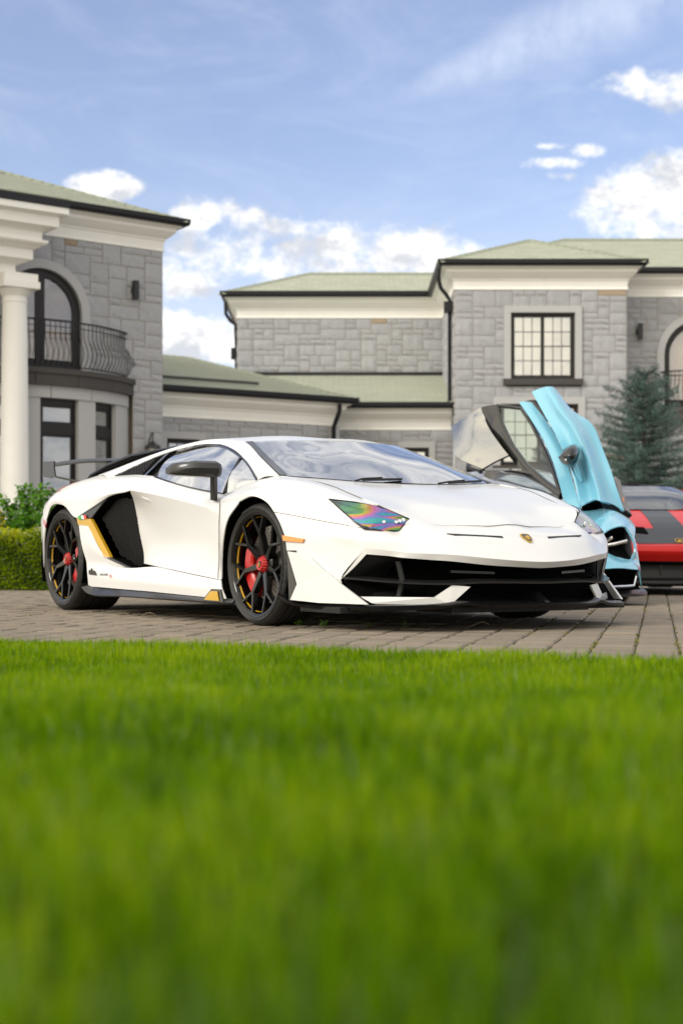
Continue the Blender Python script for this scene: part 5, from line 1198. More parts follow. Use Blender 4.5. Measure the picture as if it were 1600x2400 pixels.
# mirrors
for sd_ in (1, -1):
    secs = [(1.0, -.375, .852, .075, .070), (1.02, -.38, .854, .098, .080), (1.12, -.435, .858, .10, .078), (1.20, -.505, .856, .085, .062), (1.228, -.54, .848, .05, .030)]
    V = []; F = []; prof = [(-1, -.8), (-1, .75), (-.8, 1), (.35, 1), (.8, .72), (1.05, .05), (.9, -.7), (.45, -1), (-.8, -1)]
    for (s_, cx, cz, hx, hz) in secs:
        for a, b in prof: V.append((cx+a*hx*.62, -sd_*s_, cz+b*hz*.56))
    n = len(prof)
    for i in range(len(secs)-1):
        for j in range(n): F.append((i*n+j, i*n+(j+1) % n, (i+1)*n+(j+1) % n, (i+1)*n+j))
    F += [tuple(range(n))[::-1], tuple((len(secs)-1)*n+j for j in range(n))]
    fold = (lambda p: p) if sd_ > 0 else (lambda p: (-.52-(abs(p[1])-1.0)*.95+(p[0]+.40)*.25, .955+(p[0]+.40)*.35, p[2]-.03))
    V = [fold(p) for p in V]
    mb = MB(); mb.add(V, F); mh = mb.build('mirror', 'carbon', CAR, 28)
    mb = MB(); mb.prism([(-.50, -sd_*.965, .690), (-.435, -sd_*.972, .680), (-.345, -sd_*1.02, .80), (-.345, -sd_*1.02, .85), (-.40, -sd_*1.02, .85)] if sd_ > 0 else [(-.50, .96, .69), (-.44, .96, .68), (-.50, .965, .80), (-.56, .965, .80)], (0, -sd_*.018, 0)); mb.build('mirror_arm', 'carbon', mh, 30)
    if sd_ < 0: continue
    mb = MB(); mb.prism([(-.462, -sd_*1.05, .82), (-.505, -sd_*1.11, .82), (-.565, -sd_*1.19, .83), (-.565, -sd_*1.19, .89), (-.505, -sd_*1.11, .905), (-.462, -sd_*1.05, .90)], (-.006, 0, 0)); mb.build('mirror_glass', 'chrome', mh)
# wheels, arches, tub and cabin
for sd_ in (1, -1):
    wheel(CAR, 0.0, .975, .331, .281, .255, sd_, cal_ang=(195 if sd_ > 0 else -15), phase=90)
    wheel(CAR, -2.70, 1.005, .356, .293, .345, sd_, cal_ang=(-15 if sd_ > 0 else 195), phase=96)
    for (cx, cz, rr, s0, s1) in ((0, .33, .372, .985, .68), (-2.70, .355, .395, 1.005, .62)):
        V = []; F = []; n = 40
        for k in range(n+1):
            g = R(-25+230*k/n)
            for s_ in (s0, s1): V.append((cx+rr*math.cos(g), -sd_*s_, cz+rr*.985*math.sin(g)))
            V.append((cx+rr*.3*math.cos(g), -sd_*s1, cz+rr*.3*math.sin(g)))
        for k in range(n): F += [(k*3, k*3+1, k*3+4, k*3+3), (k*3+1, k*3+2, k*3+5, k*3+4)]
        mb = MB(); mb.add(V, F); mb.build('arch_liner', 'cavity_black', CAR)
mb = MB(); mb.box((-3.35, -.62, .115), (.78, .62, .30)); mb.box((-2.28, -.93, .125), (-.42, .93, .30)); mb.box((-3.3, -.6, .30), (-1.5, .6, .86)); mb.box((.05, -.62, .30), (.8, .62, .50)); mb.build('floor_tub', 'cavity_black', CAR)
side_panel('cabin_lining', [[[(-.05, 0, .77), (-.1, .45, .78), (-.2, .70, .77)], [(-.42, 0, .745), (-.42, .45, .75), (-.45, .80, .70)], [(-.46, 0, .60), (-.46, .45, .60), (-.48, .86, .55)]]], 'interior', CAR, join=True, k=3)
mb = MB(); mb.box((-1.5, -.86, .30), (-1.46, .86, .80)); mb.box((-1.5, -.58, .80), (-1.48, .58, 1.06)); mb.build('bulkhead', 'interior', CAR)
for sy in (-.38, .38):
    mb = MB(); mb.box((-1.25, sy-.22, .30), (-.75, sy+.22, .44))
    mb.prism([(-1.20, sy-.22, .40), (-1.06, sy-.22, .40), (-1.22, sy-.16, .84), (-1.25, sy-.10, .98), (-1.33, sy-.10, .98), (-1.34, sy-.18, .8)], (0, .40, 0)); mb.build('seat', 'seat_leather', CAR, 40)
V = MB(); ring = [(-.62+.06*math.sin(g), .38+.17*math.cos(g), .70+.16*math.sin(g)) for g in np.linspace(0, 2*math.pi, 25)]
V.tube(ring, .013, 6); V.box((-.66, .34, .66), (-.5, .42, .72)); V.build('steering_wheel', 'satin_black', CAR, 40)
# ------------------------------------------------------------ the blue and the red supercars behind
mat('blue_paint', (0.165, 0.43, 0.57), rough=0.25, coat=0.8, coat_rough=0.03)
mat('red_body', (0.50, 0.006, 0.005), rough=0.35, spec=0.3, coat=0.2, coat_rough=0.03)
mat('grey_plate', (0.22, 0.21, 0.21), rough=0.5)
glass('mirror_panel', (0.02, 0.02, 0.025), ior=1.6, base=0.34)
glass('dark_screen', (0.45, 0.5, 0.5), ior=1.6, base=0.14)
glass('clear_glass', (0.66, 0.76, 0.72), ior=1.55)
def at(u, v, Y): return ((u-800)/3333.0*Y, Y, 0.365+(1306-v)/3333.0*Y)
BLUE = empty('winged_door_car', (1.40, 11.55, 0), math.atan2(-.9994, -.035)); tag(BLUE, 'sky blue supercar with its winged door raised, behind the white car', 'car')
# body, in its own coordinates (s>0 is the side with the raised door)
BS_ = (-1, 1)
bh = [[(.98, 0, .40), (.62, 0, .57), (.2, 0, .68), (-.15, 0, .74)], [(.95, .3, .40), (.62, .35, .56), (.2, .38, .66), (-.15, .42, .735)], [(.80, .52, .47), (.52, .56, .59), (.2, .60, .66), (-.25, .65, .75)]]
side_panel('hood', [bh], 'blue_paint', BLUE, join=True, k=4)
bf = [[(.80, .52, .47), (.52, .56, .59), (.2, .60, .66), (-.25, .65, .75)], [(.66, .66, .575), (.44, .70, .665), (.14, .76, .735), (-.32, .80, .77)], [(.56, .80, .60), (.38, .85, .64), (.12, .90, .68), (-.35, .90, .70)], [(.40, .90, .52), (.30, .925, .58), (.1, .945, .635), (-.38, .935, .62)]]
side_panel('front_fender', [bf], 'blue_paint', BLUE, k=5)
# face round the lamp socket and the lower intake
bc = [[(.80, .52, .47), (.76, .60, .42), (.70, .72, .365), (.60, .84, .345)], [(.92, .46, .36), (.87, .58, .345), (.80, .72, .32), (.66, .86, .31)], [(.98, .38, .25), (.93, .52, .27), (.86, .70, .285), (.70, .88, .27)]]
side_panel('front_bumper', [bc, [[(.56, .80, .60), (.56, .85, .52), (.56, .875, .43), (.60, .84, .345)], [(.40, .90, .52), (.42, .915, .46), (.44, .92, .40), (.44, .93, .33)]],
           [[(.60, .84, .345), (.66, .86, .31), (.70, .88, .27), (.68, .91, .14)], [(.44, .93, .33), (.44, .94, .28), (.44, .945, .22), (.46, .95, .13)]]], 'blue_paint', BLUE, k=4)
side_panel('lamp_socket', [[[(.80, .53, .46), (.62, .68, .58), (.55, .80, .59)], [(.60, .58, .44), (.46, .70, .50), (.42, .80, .48)], [(.74, .62, .41), (.68, .74, .36), (.59, .845, .35)]]], 'cavity_black', BLUE, k=4, thick=0)
for sg in (1, -1):
    mb = MB(); mb.tube([(p[0], -sg*p[1], p[2]) for p in ((.66, .60, .45), (.68, .70, .465), (.66, .80, .49))], .016, 8); mb.build('daytime_lamp', 'chrome', BLUE, 40)
    mb = MB(); mb.tube([(p[0], -sg*p[1], p[2]) for p in ((.58, .62, .47), (.58, .70, .52))], .02, 8); mb.build('lamp_barrel', 'chrome', BLUE, 40)
    e = [(.80, .525, .468), (.66, .665, .577), (.565, .802, .597), (.562, .852, .52), (.562, .877, .43), (.60, .842, .347), (.70, .72, .362)]
    mb = MB(); mb.tube([(p[0], -sg*(p[1]+.002), p[2]) for p in crs(np.array(e, float), 4)], .006, 5); mb.build('socket_rim', 'blue_paint', BLUE, 40)
    mb = MB(); mb.tube([(p[0], -sg*p[1], p[2]) for p in ((.80, .55, .135), (.78, .78, .145), (.72, .84, .15), (.70, .86, .22))], .012, 6); mb.build('intake_rim', 'chrome', BLUE, 40)
side_panel('lower_intake', [[[(.98, .38, .25), (.93, .52, .27), (.86, .70, .285), (.70, .88, .27)], [(.80, .36, .20), (.75, .5, .2), (.70, .68, .2), (.62, .86, .2)], [(.92, .36, .11), (.88, .5, .11), (.8, .68, .11), (.68, .9, .12)]]], 'cavity_black', BLUE, join=False, k=3, thick=0)
side_panel('nose_grille', [[[(.98, 0, .40), (.95, .3, .40), (.92, .46, .36)], [(.99, 0, .25), (.98, .2, .25), (.98, .38, .25)], [(.95, 0, .11), (.95, .2, .11), (.92, .36, .11)]]], 'cavity_black', BLUE, join=True, k=3)
bsp = [(1.06, 0, .085), (1.04, .3, .085), (.98, .6, .085), (.86, .86, .088), (.66, .955, .095), (.45, .965, .12)]
side_panel('splitter', [[bsp, [(p[0]-.35, p[1]*.85, p[2]+.01) for p in bsp]]], 'carbon', BLUE, join=True, k=4, thick=.016, outward=(0, 0, 1))
for sg in (1, -1):
    wheel(BLUE, 0.0, .90, .33, .265, .245, sg, detail=False, spokes=10, cap='gloss_black', cal='gloss_black'); wheel(BLUE, -2.67, .93, .345, .27, .305, sg, detail=False, spokes=10, cap='gloss_black', cal='gloss_black')
side_panel('windscreen', [[[(-.15, 0, .75), (-.17, .42, .745), (-.28, .66, .76)], [(-.5, 0, .95), (-.52, .38, .945), (-.60, .58, .93)], [(-.85, 0, 1.12), (-.88, .32, 1.11), (-.95, .48, 1.08)]]], 'windscreen_glass', BLUE, join=True, k=4, thick=0)
side_panel('roof', [[[(-.85, 0, 1.122), (-.88, .32, 1.112), (-.95, .48, 1.082)], [(-1.3, 0, 1.17), (-1.3, .30, 1.16), (-1.3, .42, 1.13)], [(-1.8, 0, 1.12), (-1.8, .30, 1.11), (-1.8, .42, 1.08)], [(-2.5, 0, .92), (-2.5, .4, .91), (-2.5, .6, .88)]]], 'gloss_black', BLUE, join=True, k=3)
side_panel('body_side', [[[(-1.0, .93, .55), (-1.6, .95, .6), (-2.2, .97, .75), (-2.67, .98, .80), (-3.3, .9, .78)], [(-1.0, .95, .35), (-1.6, .96, .35), (-2.2, .99, .6), (-2.67, .99, .72), (-3.3, .92, .5)]], [[(-.42, .93, .3), (-1.2, .95, .28), (-2.25, .97, .28)], [(-.42, .95, .12), (-1.2, .96, .12), (-2.25, .97, .12)]], [[(-1.8, .42, 1.08), (-2.5, .6, .88), (-3.3, .6, .85)], [(-2.2, .97, .75), (-2.67, .98, .80), (-3.3, .9, .78)]]], 'blue_paint', BLUE, k=3)
mb = MB(); mb.box((-3.3, -.6, .1), (.7, .6, .36)); mb.box((-2.2, -.9, .1), (-.45, .9, .3)); mb.box((-3.3, -.85, .3), (-3.2, .85, .8)); mb.build('floor_tub', 'cavity_black', BLUE)
side_panel('cabin_lining', [[[(-.2, 0, .74), (-.3, .6, .74)], [(-.6, 0, .72), (-.6, .75, .68)], [(-.65, 0, .4), (-.65, .8, .4)]]], 'interior', BLUE, join=True, k=2)
# the raised door: a bent shell with fluted outer skin
BI = Matrix.Translation((1.40, 11.55, 0)) @ Matrix.Rotation(math.atan2(-.9994, -.035), 4, 'Z'); BI.invert()
def zz(a, b, Y): return at(1000+a/2.6133, 880+b/2.6133, Y)
def in_blue(p): return tuple(BI @ Vector(p))
def wpatch(name, grid, m, par, k=4, thick=.02, smooth=35, flipref=(0.3, -1, 0.4)):
    S = surf([[in_blue(zz(*p)) for p in r] for r in grid], k); r, c = S.shape[:2]; V = S.reshape(-1, 3)
    ref = np.array(BI.to_3x3() @ Vector(flipref)); a = V[(r//2)*c+c//2]; e1 = V[min(r//2+1, r-1)*c+c//2]-a; e2 = V[(r//2)*c+min(c//2+1, c-1)]-a; fl = np.cross(e2, e1)@ref < 0
    fs = []
    for i in range(r-1):
        for j in range(c-1):
            q = (i*c+j, i*c+j+1, (i+1)*c+j+1, (i+1)*c+j); fs.append(q[::-1] if fl else q)
    mb = MB(); mb.add(V, fs); return _fin(mb, name, m, par, thick, smooth)
skin = [[(640.0, 100.0, 12.55), (690.0, 80.0, 12.505), (735.0, 68.0, 12.449), (770.0, 70.0, 12.471), (788.0, 82.0, 12.52)],
        [(715.0, 235.0, 12.35), (770.0, 225.0, 12.293), (820.0, 210.0, 12.173), (860.0, 200.0, 12.264), (885.0, 208.0, 12.32)],
        [(775.0, 340.0, 12.18), (850.0, 335.0, 12.143), (905.0, 330.0, 11.975), (960.0, 305.0, 12.14), (1010.0, 300.0, 12.18)],
        [(835.0, 450.0, 12.02), (905.0, 470.0, 12.025), (970.0, 470.0, 11.83), (1030.0, 460.0, 12.015), (1083.0, 470.0, 12.03)],
        [(880.0, 560.0, 11.9), (955.0, 590.0, 11.925), (1015.0, 590.0, 11.71), (1075.0, 590.0, 11.885), (1125.0, 580.0, 11.9)],
        [(915.0, 660.0, 11.8), (985.0, 690.0, 11.845), (1045.0, 690.0, 11.63), (1105.0, 690.0, 11.785), (1160.0, 690.0, 11.8)],
        [(940.0, 805.0, 11.72), (1010.0, 765.0, 11.758), (1060.0, 768.0, 11.584), (1140.0, 790.0, 11.692), (1208.0, 832.0, 11.72)]]
wpatch('raised_door', skin, 'blue_paint', BLUE, k=5)
DOOR = [o for o in BLUE.children if o.name.startswith('raised_door')][0]
wpatch('door_shoulder', [[(562, 162, 12.62), (600, 160, 12.60), (640, 165, 12.58)], [(640, 275, 12.45), (690, 278, 12.42), (735, 285, 12.42)], [(715, 400, 12.25), (765, 405, 12.22), (812, 425, 12.20)], [(770, 530, 12.08), (820, 545, 12.04), (862, 560, 12.02)], [(808, 650, 11.92), (860, 680, 11.88), (905, 690, 11.86)], [(838, 760, 11.80), (890, 800, 11.76), (938, 812, 11.74)]], 'blue_paint', DOOR, k=4)
wpatch('air_channel', [[(600, 158, 12.62), (650, 148, 12.60), (690, 160, 12.58)], [(650, 215, 12.56), (690, 215, 12.54), (725, 240, 12.50)], [(700, 272, 12.48), (720, 278, 12.47), (742, 272, 12.44)]], 'gloss_black', DOOR)
wpatch('door_glass', [[(428, 188, 12.85), (500, 195, 12.78), (575, 205, 12.70)], [(452, 300, 12.74), (560, 300, 12.62), (640, 310, 12.50)], [(520, 440, 12.58), (625, 440, 12.46), (705, 440, 12.32)], [(610, 560, 12.38), (700, 570, 12.26), (762, 580, 12.12)], [(720, 655, 12.14), (770, 680, 12.04), (812, 715, 11.96)]], 'clear_glass', DOOR, thick=0)
for nm, L_, r_ in (('window_frame', [(428, 186, 12.86), (455, 300, 12.75), (522, 440, 12.59), (612, 560, 12.39), (722, 655, 12.15), (825, 730, 11.94)], .028), ('window_frame', [(428, 186, 12.86), (500, 193, 12.79), (578, 203, 12.70), (645, 305, 12.50), (712, 440, 12.31), (768, 580, 12.11), (815, 715, 11.95)], .017)):
    mb = MB(); mb.tube([in_blue(zz(*p)) for p in L_], r_, 8); mb.build(nm, 'gloss_black', DOOR, 40)
wpatch('door_pillar', [[(330, 196, 12.95), (370, 185, 12.90), (410, 178, 12.87)], [(372, 310, 12.88), (410, 300, 12.82), (440, 295, 12.76)], [(445, 420, 12.72), (475, 420, 12.66), (508, 430, 12.60)], [(540, 540, 12.50), (565, 535, 12.46), (600, 550, 12.40)], [(660, 650, 12.26), (690, 645, 12.22), (715, 655, 12.16)], [(770, 735, 12.02), (800, 735, 11.98), (830, 745, 11.92)]], 'gloss_black', DOOR, k=4)
wpatch('roof_panel', [[(150, 312, 13.25), (240, 250, 13.10), (328, 197, 12.96)], [(160, 390, 13.05), (262, 330, 12.93), (372, 310, 12.84)], [(185, 500, 12.80), (300, 455, 12.70), (445, 420, 12.62)], [(338, 572, 12.55), (410, 530, 12.52), (498, 488, 12.50)]], 'mirror_panel', DOOR, k=5, flipref=(-0.2, -1, 0.5))
side_chk = [(800, 500), (835, 450), (872, 425), (908, 420), (930, 440), (934, 470), (922, 520), (900, 560), (880, 570), (850, 560), (820, 535)]
mb = MB(); ctr = (872, 492); V = []; ring_n = len(side_chk)
for sc, Y in ((.02, 11.66), (.45, 11.68), (.8, 11.74), (1.0, 11.84), (.9, 11.92)):
    for (a, b) in side_chk: V.append(in_blue(zz(ctr[0]+(a-ctr[0])*sc, ctr[1]+(b-ctr[1])*sc, Y)))
F = [(i*ring_n+j, i*ring_n+(j+1) % ring_n, (i+1)*ring_n+(j+1) % ring_n, (i+1)*ring_n+j) for i in range(4) for j in range(ring_n)]
mb.add(V, F); mb.build('door_mirror', 'gloss_black', DOOR, 50)
mb = MB(); mb.tube([in_blue(zz(905, 540, 11.86)), in_blue(zz(925, 600, 11.86)), in_blue(zz(945, 650, 11.86))], [.02, .03, .012], 8); mb.build('mirror_stalk', 'blue_paint', DOOR, 40)
wpatch('door_underside', [[(1062, 775, 11.66), (1120, 785, 11.68), (1205, 838, 11.74)], [(1090, 825, 11.72), (1160, 850, 11.74), (1254, 858, 11.80)], [(1118, 850, 11.80), (1150, 880, 11.82), (1192, 902, 11.86)]], 'satin_black', DOOR)
wpatch('hinge_bay', [[(945, 800, 11.80), (1000, 762, 11.80), (1060, 770, 11.74)], [(960, 830, 11.95), (1020, 820, 11.95), (1085, 815, 11.9)], [(985, 842, 12.05), (1030, 850, 12.05), (1090, 845, 12.0)]], 'cavity_black', DOOR)
wpatch('sill_plate', [[(1152, 618, 11.86), (1180, 640, 11.90)], [(1168, 710, 11.82), (1205, 730, 11.86)], [(1190, 790, 11.78), (1232, 800, 11.82)], [(1215, 825, 11.76), (1252, 855, 11.80)]], 'grey_plate', DOOR)
mb = MB(); mb.prism([in_blue(zz(a, b, 11.795)) for a, b in ((1196, 745), (1200, 745), (1205, 772), (1199, 772))], in_blue(zz(1196, 745, 11.79)) and (0.004, 0, 0)); mb.build('sill_mark', 'amber', DOOR)
mb = MB(); mb.tube([in_blue(zz(255, 545, 13.0)), in_blue(zz(252, 570, 12.6)), in_blue(zz(330, 592, 12.4))], .022, 6); mb.build('roof_strut', 'satin_black', DOOR, 40)

RED = empty('striped_car', (3.20, 14.55, 0), math.atan2(-.9986, .052)); tag(RED, 'red supercar with a black bonnet panel and black bumper, behind the blue car', 'car')
rh = [[(.95, 0, .475), (.80, 0, .535), (.5, 0, .66), (.2, 0, .77), (-.05, 0, .845)], [(.91, .4, .475), (.77, .4, .535), (.48, .42, .665), (.2, .45, .77), (-.08, .48, .85)], [(.74, .74, .50), (.63, .75, .57), (.42, .76, .68), (.15, .78, .775), (-.2, .78, .84)], [(.50, .93, .50), (.46, .93, .57), (.36, .94, .64), (.1, .95, .705), (-.35, .93, .72)]]
side_panel('hood', [rh], 'red_body', RED, join=True, k=5)
rn = [[(.95, 0, .475), (.91, .4, .475), (.74, .74, .50), (.50, .93, .50)], [(1.0, 0, .42), (.96, .4, .425), (.78, .75, .43), (.52, .94, .44)], [(.95, 0, .325), (.91, .4, .33), (.74, .74, .34), (.5, .94, .34)]]
side_panel('nose', [rn], 'red_body', RED, join=True, k=4)
side_panel('front_bumper', [[[(.94, 0, .325), (.90, .4, .33), (.73, .74, .34), (.5, .94, .34)], [(.86, 0, .29), (.82, .4, .29), (.68, .72, .29), (.48, .93, .29)], [(.88, 0, .16), (.84, .4, .16), (.70, .72, .16), (.48, .94, .16)], [(.98, 0, .135), (.94, .4, .135), (.78, .74, .135), (.52, .955, .14)], [(.98, 0, .105), (.94, .4, .105), (.78, .74, .105), (.52, .955, .11)], [(.6, 0, .09), (.6, .4, .09), (.5, .7, .09), (.4, .9, .1)]]], 'satin_black', RED, join=True, k=3)
for yy in (-.55, -.18, .18, .55):
    mb = MB(); mb.box((.70, yy-.008, .15), (.90-.2*abs(yy), yy+.008, .31)); mb.build('grille_strut', 'satin_black', RED)
SR = surf(rh, 5)
def on_red(a, b, lift, sg):
    i = a*(SR.shape[0]-1); j = b*(SR.shape[1]-1); i0 = min(int(i), SR.shape[0]-2); j0 = min(int(j), SR.shape[1]-2); di, dj = i-i0, j-j0
    p = SR[i0, j0]*(1-di)*(1-dj)+SR[i0+1, j0]*di*(1-dj)+SR[i0, j0+1]*(1-di)*dj+SR[i0+1, j0+1]*di*dj
    return (p[0]+lift*.35, -sg*p[1], p[2]+lift)
def red_overlay(name, cols, m, lift=.004):
    """cols: for each b (front to back) the a-range covered, from the middle outwards"""
    mb = MB()
    for sg in (1, -1):
        n = 8
        for q in range(len(cols)-1):
            (b0, a00, a01), (b1, a10, a11) = cols[q], cols[q+1]
            for i in range(n):
                f0, f1 = i/n, (i+1)/n
                mb.add([on_red(a00+(a01-a00)*f0, b0, lift, sg), on_red(a00+(a01-a00)*f1, b0, lift, sg), on_red(a10+(a11-a10)*f1, b1, lift, sg), on_red(a10+(a11-a10)*f0, b1, lift, sg)], [(0, 1, 2, 3)])
    return mb.build(name, m, RED, 30)
mat('stripe_black', (0.010, 0.010, 0.011), rough=0.3, spec=0.3, coat=0.15)
red_overlay('hood_panel', [(.08, 0, .33), (.18, 0, .37), (.28, 0, .41), (.38, 0, .45), (.47, 0, .49)], 'stripe_black')
red_overlay('hood_stripe', [(.47, 0, .125), (.6, 0, .115), (.75, 0, .105), (.88, 0, .10), (1.0, 0, .095)], 'stripe_black')
for sg in (1, -1):
    pr = [on_red(.20, .36, .008, sg), on_red(.44, .40, .008, sg), on_red(.49, .475, .010, sg), on_red(.20, .475, .010, sg)]
    mb = MB(); mb.prism(pr, (0, 0, .003)); mb.build('scoop_vent', 'cavity_black', RED)
    mb = MB(); mb.prism([(p[0], -sg*p[1], p[2]) for p in ((.66, .80, .55), (.50, .93, .56), (.44, .935, .60), (.55, .80, .635))], (.01, 0, .012)); mb.build('headlight', 'gloss_black', RED)
emblem(RED, (.868, 0, .515), (0, 1, 0), (-.8, 0, .6), (.6, 0, .8), 0.075)
side_panel('windscreen', [[[(-.05, 0, .855), (-.08, .48, .86), (-.22, .74, .85)], [(-.42, 0, 1.02), (-.45, .44, 1.02), (-.55, .65, 1.0)], [(-.78, 0, 1.135), (-.82, .40, 1.13), (-.92, .55, 1.10)]]], 'dark_screen', RED, join=True, k=5, thick=0)
side_panel('roof', [[[(-.78, 0, 1.14), (-.82, .40, 1.135), (-.92, .55, 1.105)], [(-1.2, 0, 1.165), (-1.2, .4, 1.155), (-1.2, .55, 1.12)], [(-1.9, 0, 1.09), (-1.9, .4, 1.08), (-1.9, .58, 1.04)]]], 'stripe_black', RED, join=True, k=4)
mb = MB(); mb.box((-1.0, -.06, 1.15), (-.85, .06, 1.175)); mb.build('roof_scoop', 'satin_black', RED)
side_panel('pillar', [[[(-.22, .74, .85), (-.55, .65, 1.0), (-.92, .55, 1.105), (-1.2, .55, 1.12), (-1.9, .58, 1.04), (-2.7, .75, .88)], [(-.30, .79, .84), (-.62, .70, .98), (-.96, .61, 1.075), (-1.2, .60, 1.09), (-1.85, .66, 1.0), (-2.6, .84, .86)]]], 'red_body', RED, k=4)
side_panel('side_window', [[[(-.32, .78, .845), (-.62, .70, .98), (-.96, .61, 1.075), (-1.2, .60, 1.09), (-1.8, .66, 1.0)], [(-.36, .84, .80), (-.62, .86, .80), (-.96, .87, .81), (-1.2, .87, .83), (-1.8, .85, .87)]]], 'side_glass', RED, k=3, thick=0)
side_panel('body_side', [[[(-.35, .86, .80), (-1.0, .88, .81), (-1.8, .86, .87), (-2.62, .88, .86), (-3.3, .8, .84)], [(-.38, .94, .66), (-1.0, .93, .62), (-1.8, .95, .68), (-2.62, .97, .74), (-3.3, .9, .7)], [(-.40, .94, .3), (-1.0, .93, .3), (-2.2, .96, .32), (-2.3, .97, .62), (-3.3, .9, .4)], [(-.40, .95, .12), (-1.0, .95, .12), (-2.2, .96, .12), (-2.25, .96, .3), (-3.3, .88, .25)]], [[(-1.9, 0, 1.09), (-1.9, .58, 1.04)], [(-2.7, 0, .93), (-2.7, .75, .88)], [(-3.3, 0, .88), (-3.3, .8, .84)]]], 'red_body', RED, join=True, k=3)
mb = MB(); mb.box((-3.25, -.6, .1), (.6, .6, .32)); mb.box((-2.2, -.9, .1), (-.45, .9, .3)); mb.box((-3.3, -.85, .25), (-3.2, .85, .8)); mb.build('floor_tub', 'cavity_black', RED)
side_panel('cabin_lining', [[[(-.12, 0, .84), (-.3, .7, .82)], [(-.6, 0, .76), (-.6, .8, .72)], [(-.65, 0, .4), (-.65, .8, .4)]], [[(-1.5, 0, 1.05), (-1.5, .5, 1.02)], [(-1.4, 0, .4), (-1.4, .8, .4)]]], 'interior', RED, join=True, k=2)
for sg in (1, -1):
    wheel(RED, 0.0, .93, .338, .265, .245, sg, detail=False, spokes=10, cap='gloss_black', cal='gloss_black'); wheel(RED, -2.62, .94, .35, .27, .305, sg, detail=False, spokes=10, cap='gloss_black', cal='gloss_black')
    for (cx, rr) in ((0, .375), (-2.62, .39)):
        V = []; F = []; n = 24
        for k in range(n+1):
            g = R(-20+220*k/n)
            for s_ in (.94, .6): V.append((cx+rr*math.cos(g), -sg*s_, .34+rr*.97*math.sin(g)))
        for k in range(n): F.append((k*2, k*2+1, k*2+3, k*2+2))
        mb = MB(); mb.add(V, F); mb.build('arch_liner', 'cavity_black', RED)
    V = MB(); V.prism([(-.45, -sg*.98, .87), (-.38, -sg*1.08, .88), (-.40, -sg*1.10, .95), (-.46, -sg*.98, .96)], (-.07, 0, 0)); V.build('mirror', 'red_body', RED)
    V = MB(); V.tube([(-.45, -sg*.88, .84), (-.45, -sg*1.0, .88)], .02, 6); V.build('mirror_arm', 'gloss_black', RED)
# ------------------------------------------------------------ planting
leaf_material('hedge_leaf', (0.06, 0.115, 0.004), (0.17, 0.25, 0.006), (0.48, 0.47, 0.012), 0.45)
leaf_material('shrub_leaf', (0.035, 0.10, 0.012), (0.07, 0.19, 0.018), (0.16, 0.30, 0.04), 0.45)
leaf_material('yellow_leaf', (0.35, 0.27, 0.02), (0.50, 0.38, 0.02), (0.60, 0.48, 0.05), 0.4)
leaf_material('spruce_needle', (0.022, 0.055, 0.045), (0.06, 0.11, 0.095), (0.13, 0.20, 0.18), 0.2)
leaf_material('allium_petal', (0.22, 0.12, 0.20), (0.32, 0.19, 0.28), (0.42, 0.28, 0.36), 0.3)
mat('twig', (0.03, 0.035, 0.015), rough=0.9); mat('bark', (0.09, 0.07, 0.055), rough=0.95); mat('flower_white', (0.75, 0.75, 0.72), rough=0.8)
mat('stem_green', (0.10, 0.18, 0.04), rough=0.7); mat('dry_stalk', (0.30, 0.23, 0.14), rough=0.9)
def leaves(name, P, N, size, m, parent=None, tone=None, aspect=.55, fold=.25, kind=None):
    """one pointed, slightly folded leaf per point; N = preferred facing"""
    n = len(P); D = N+RNG.normal(0, .55, (n, 3)); D /= np.linalg.norm(D, axis=1)[:, None]
    A = RNG.normal(0, 1, (n, 3)); A -= (A*D).sum(1)[:, None]*D; A /= np.linalg.norm(A, axis=1)[:, None]; B = np.cross(D, A)
    s = (size*RNG.uniform(.6, 1.3, n))[:, None]; V = np.zeros((n, 4, 3))
    V[:, 0] = P; V[:, 1] = P+A*s*.5+B*s*aspect*.5+D*s*fold*.3; V[:, 2] = P+A*s; V[:, 3] = P+A*s*.5-B*s*aspect*.5+D*s*fold*.3
    b = (np.arange(n)*4)[:, None]; F = np.concatenate([b+np.array([[0, 1, 2]]), b+np.array([[0, 2, 3]])])
    t = np.repeat((RNG.random(n) if tone is None else np.clip(tone+RNG.normal(0, .12, n), 0, 1))[:, None], 4, 1)
    return fast_mesh(name, V.reshape(-1, 3), F, m, t.ravel(), parent)
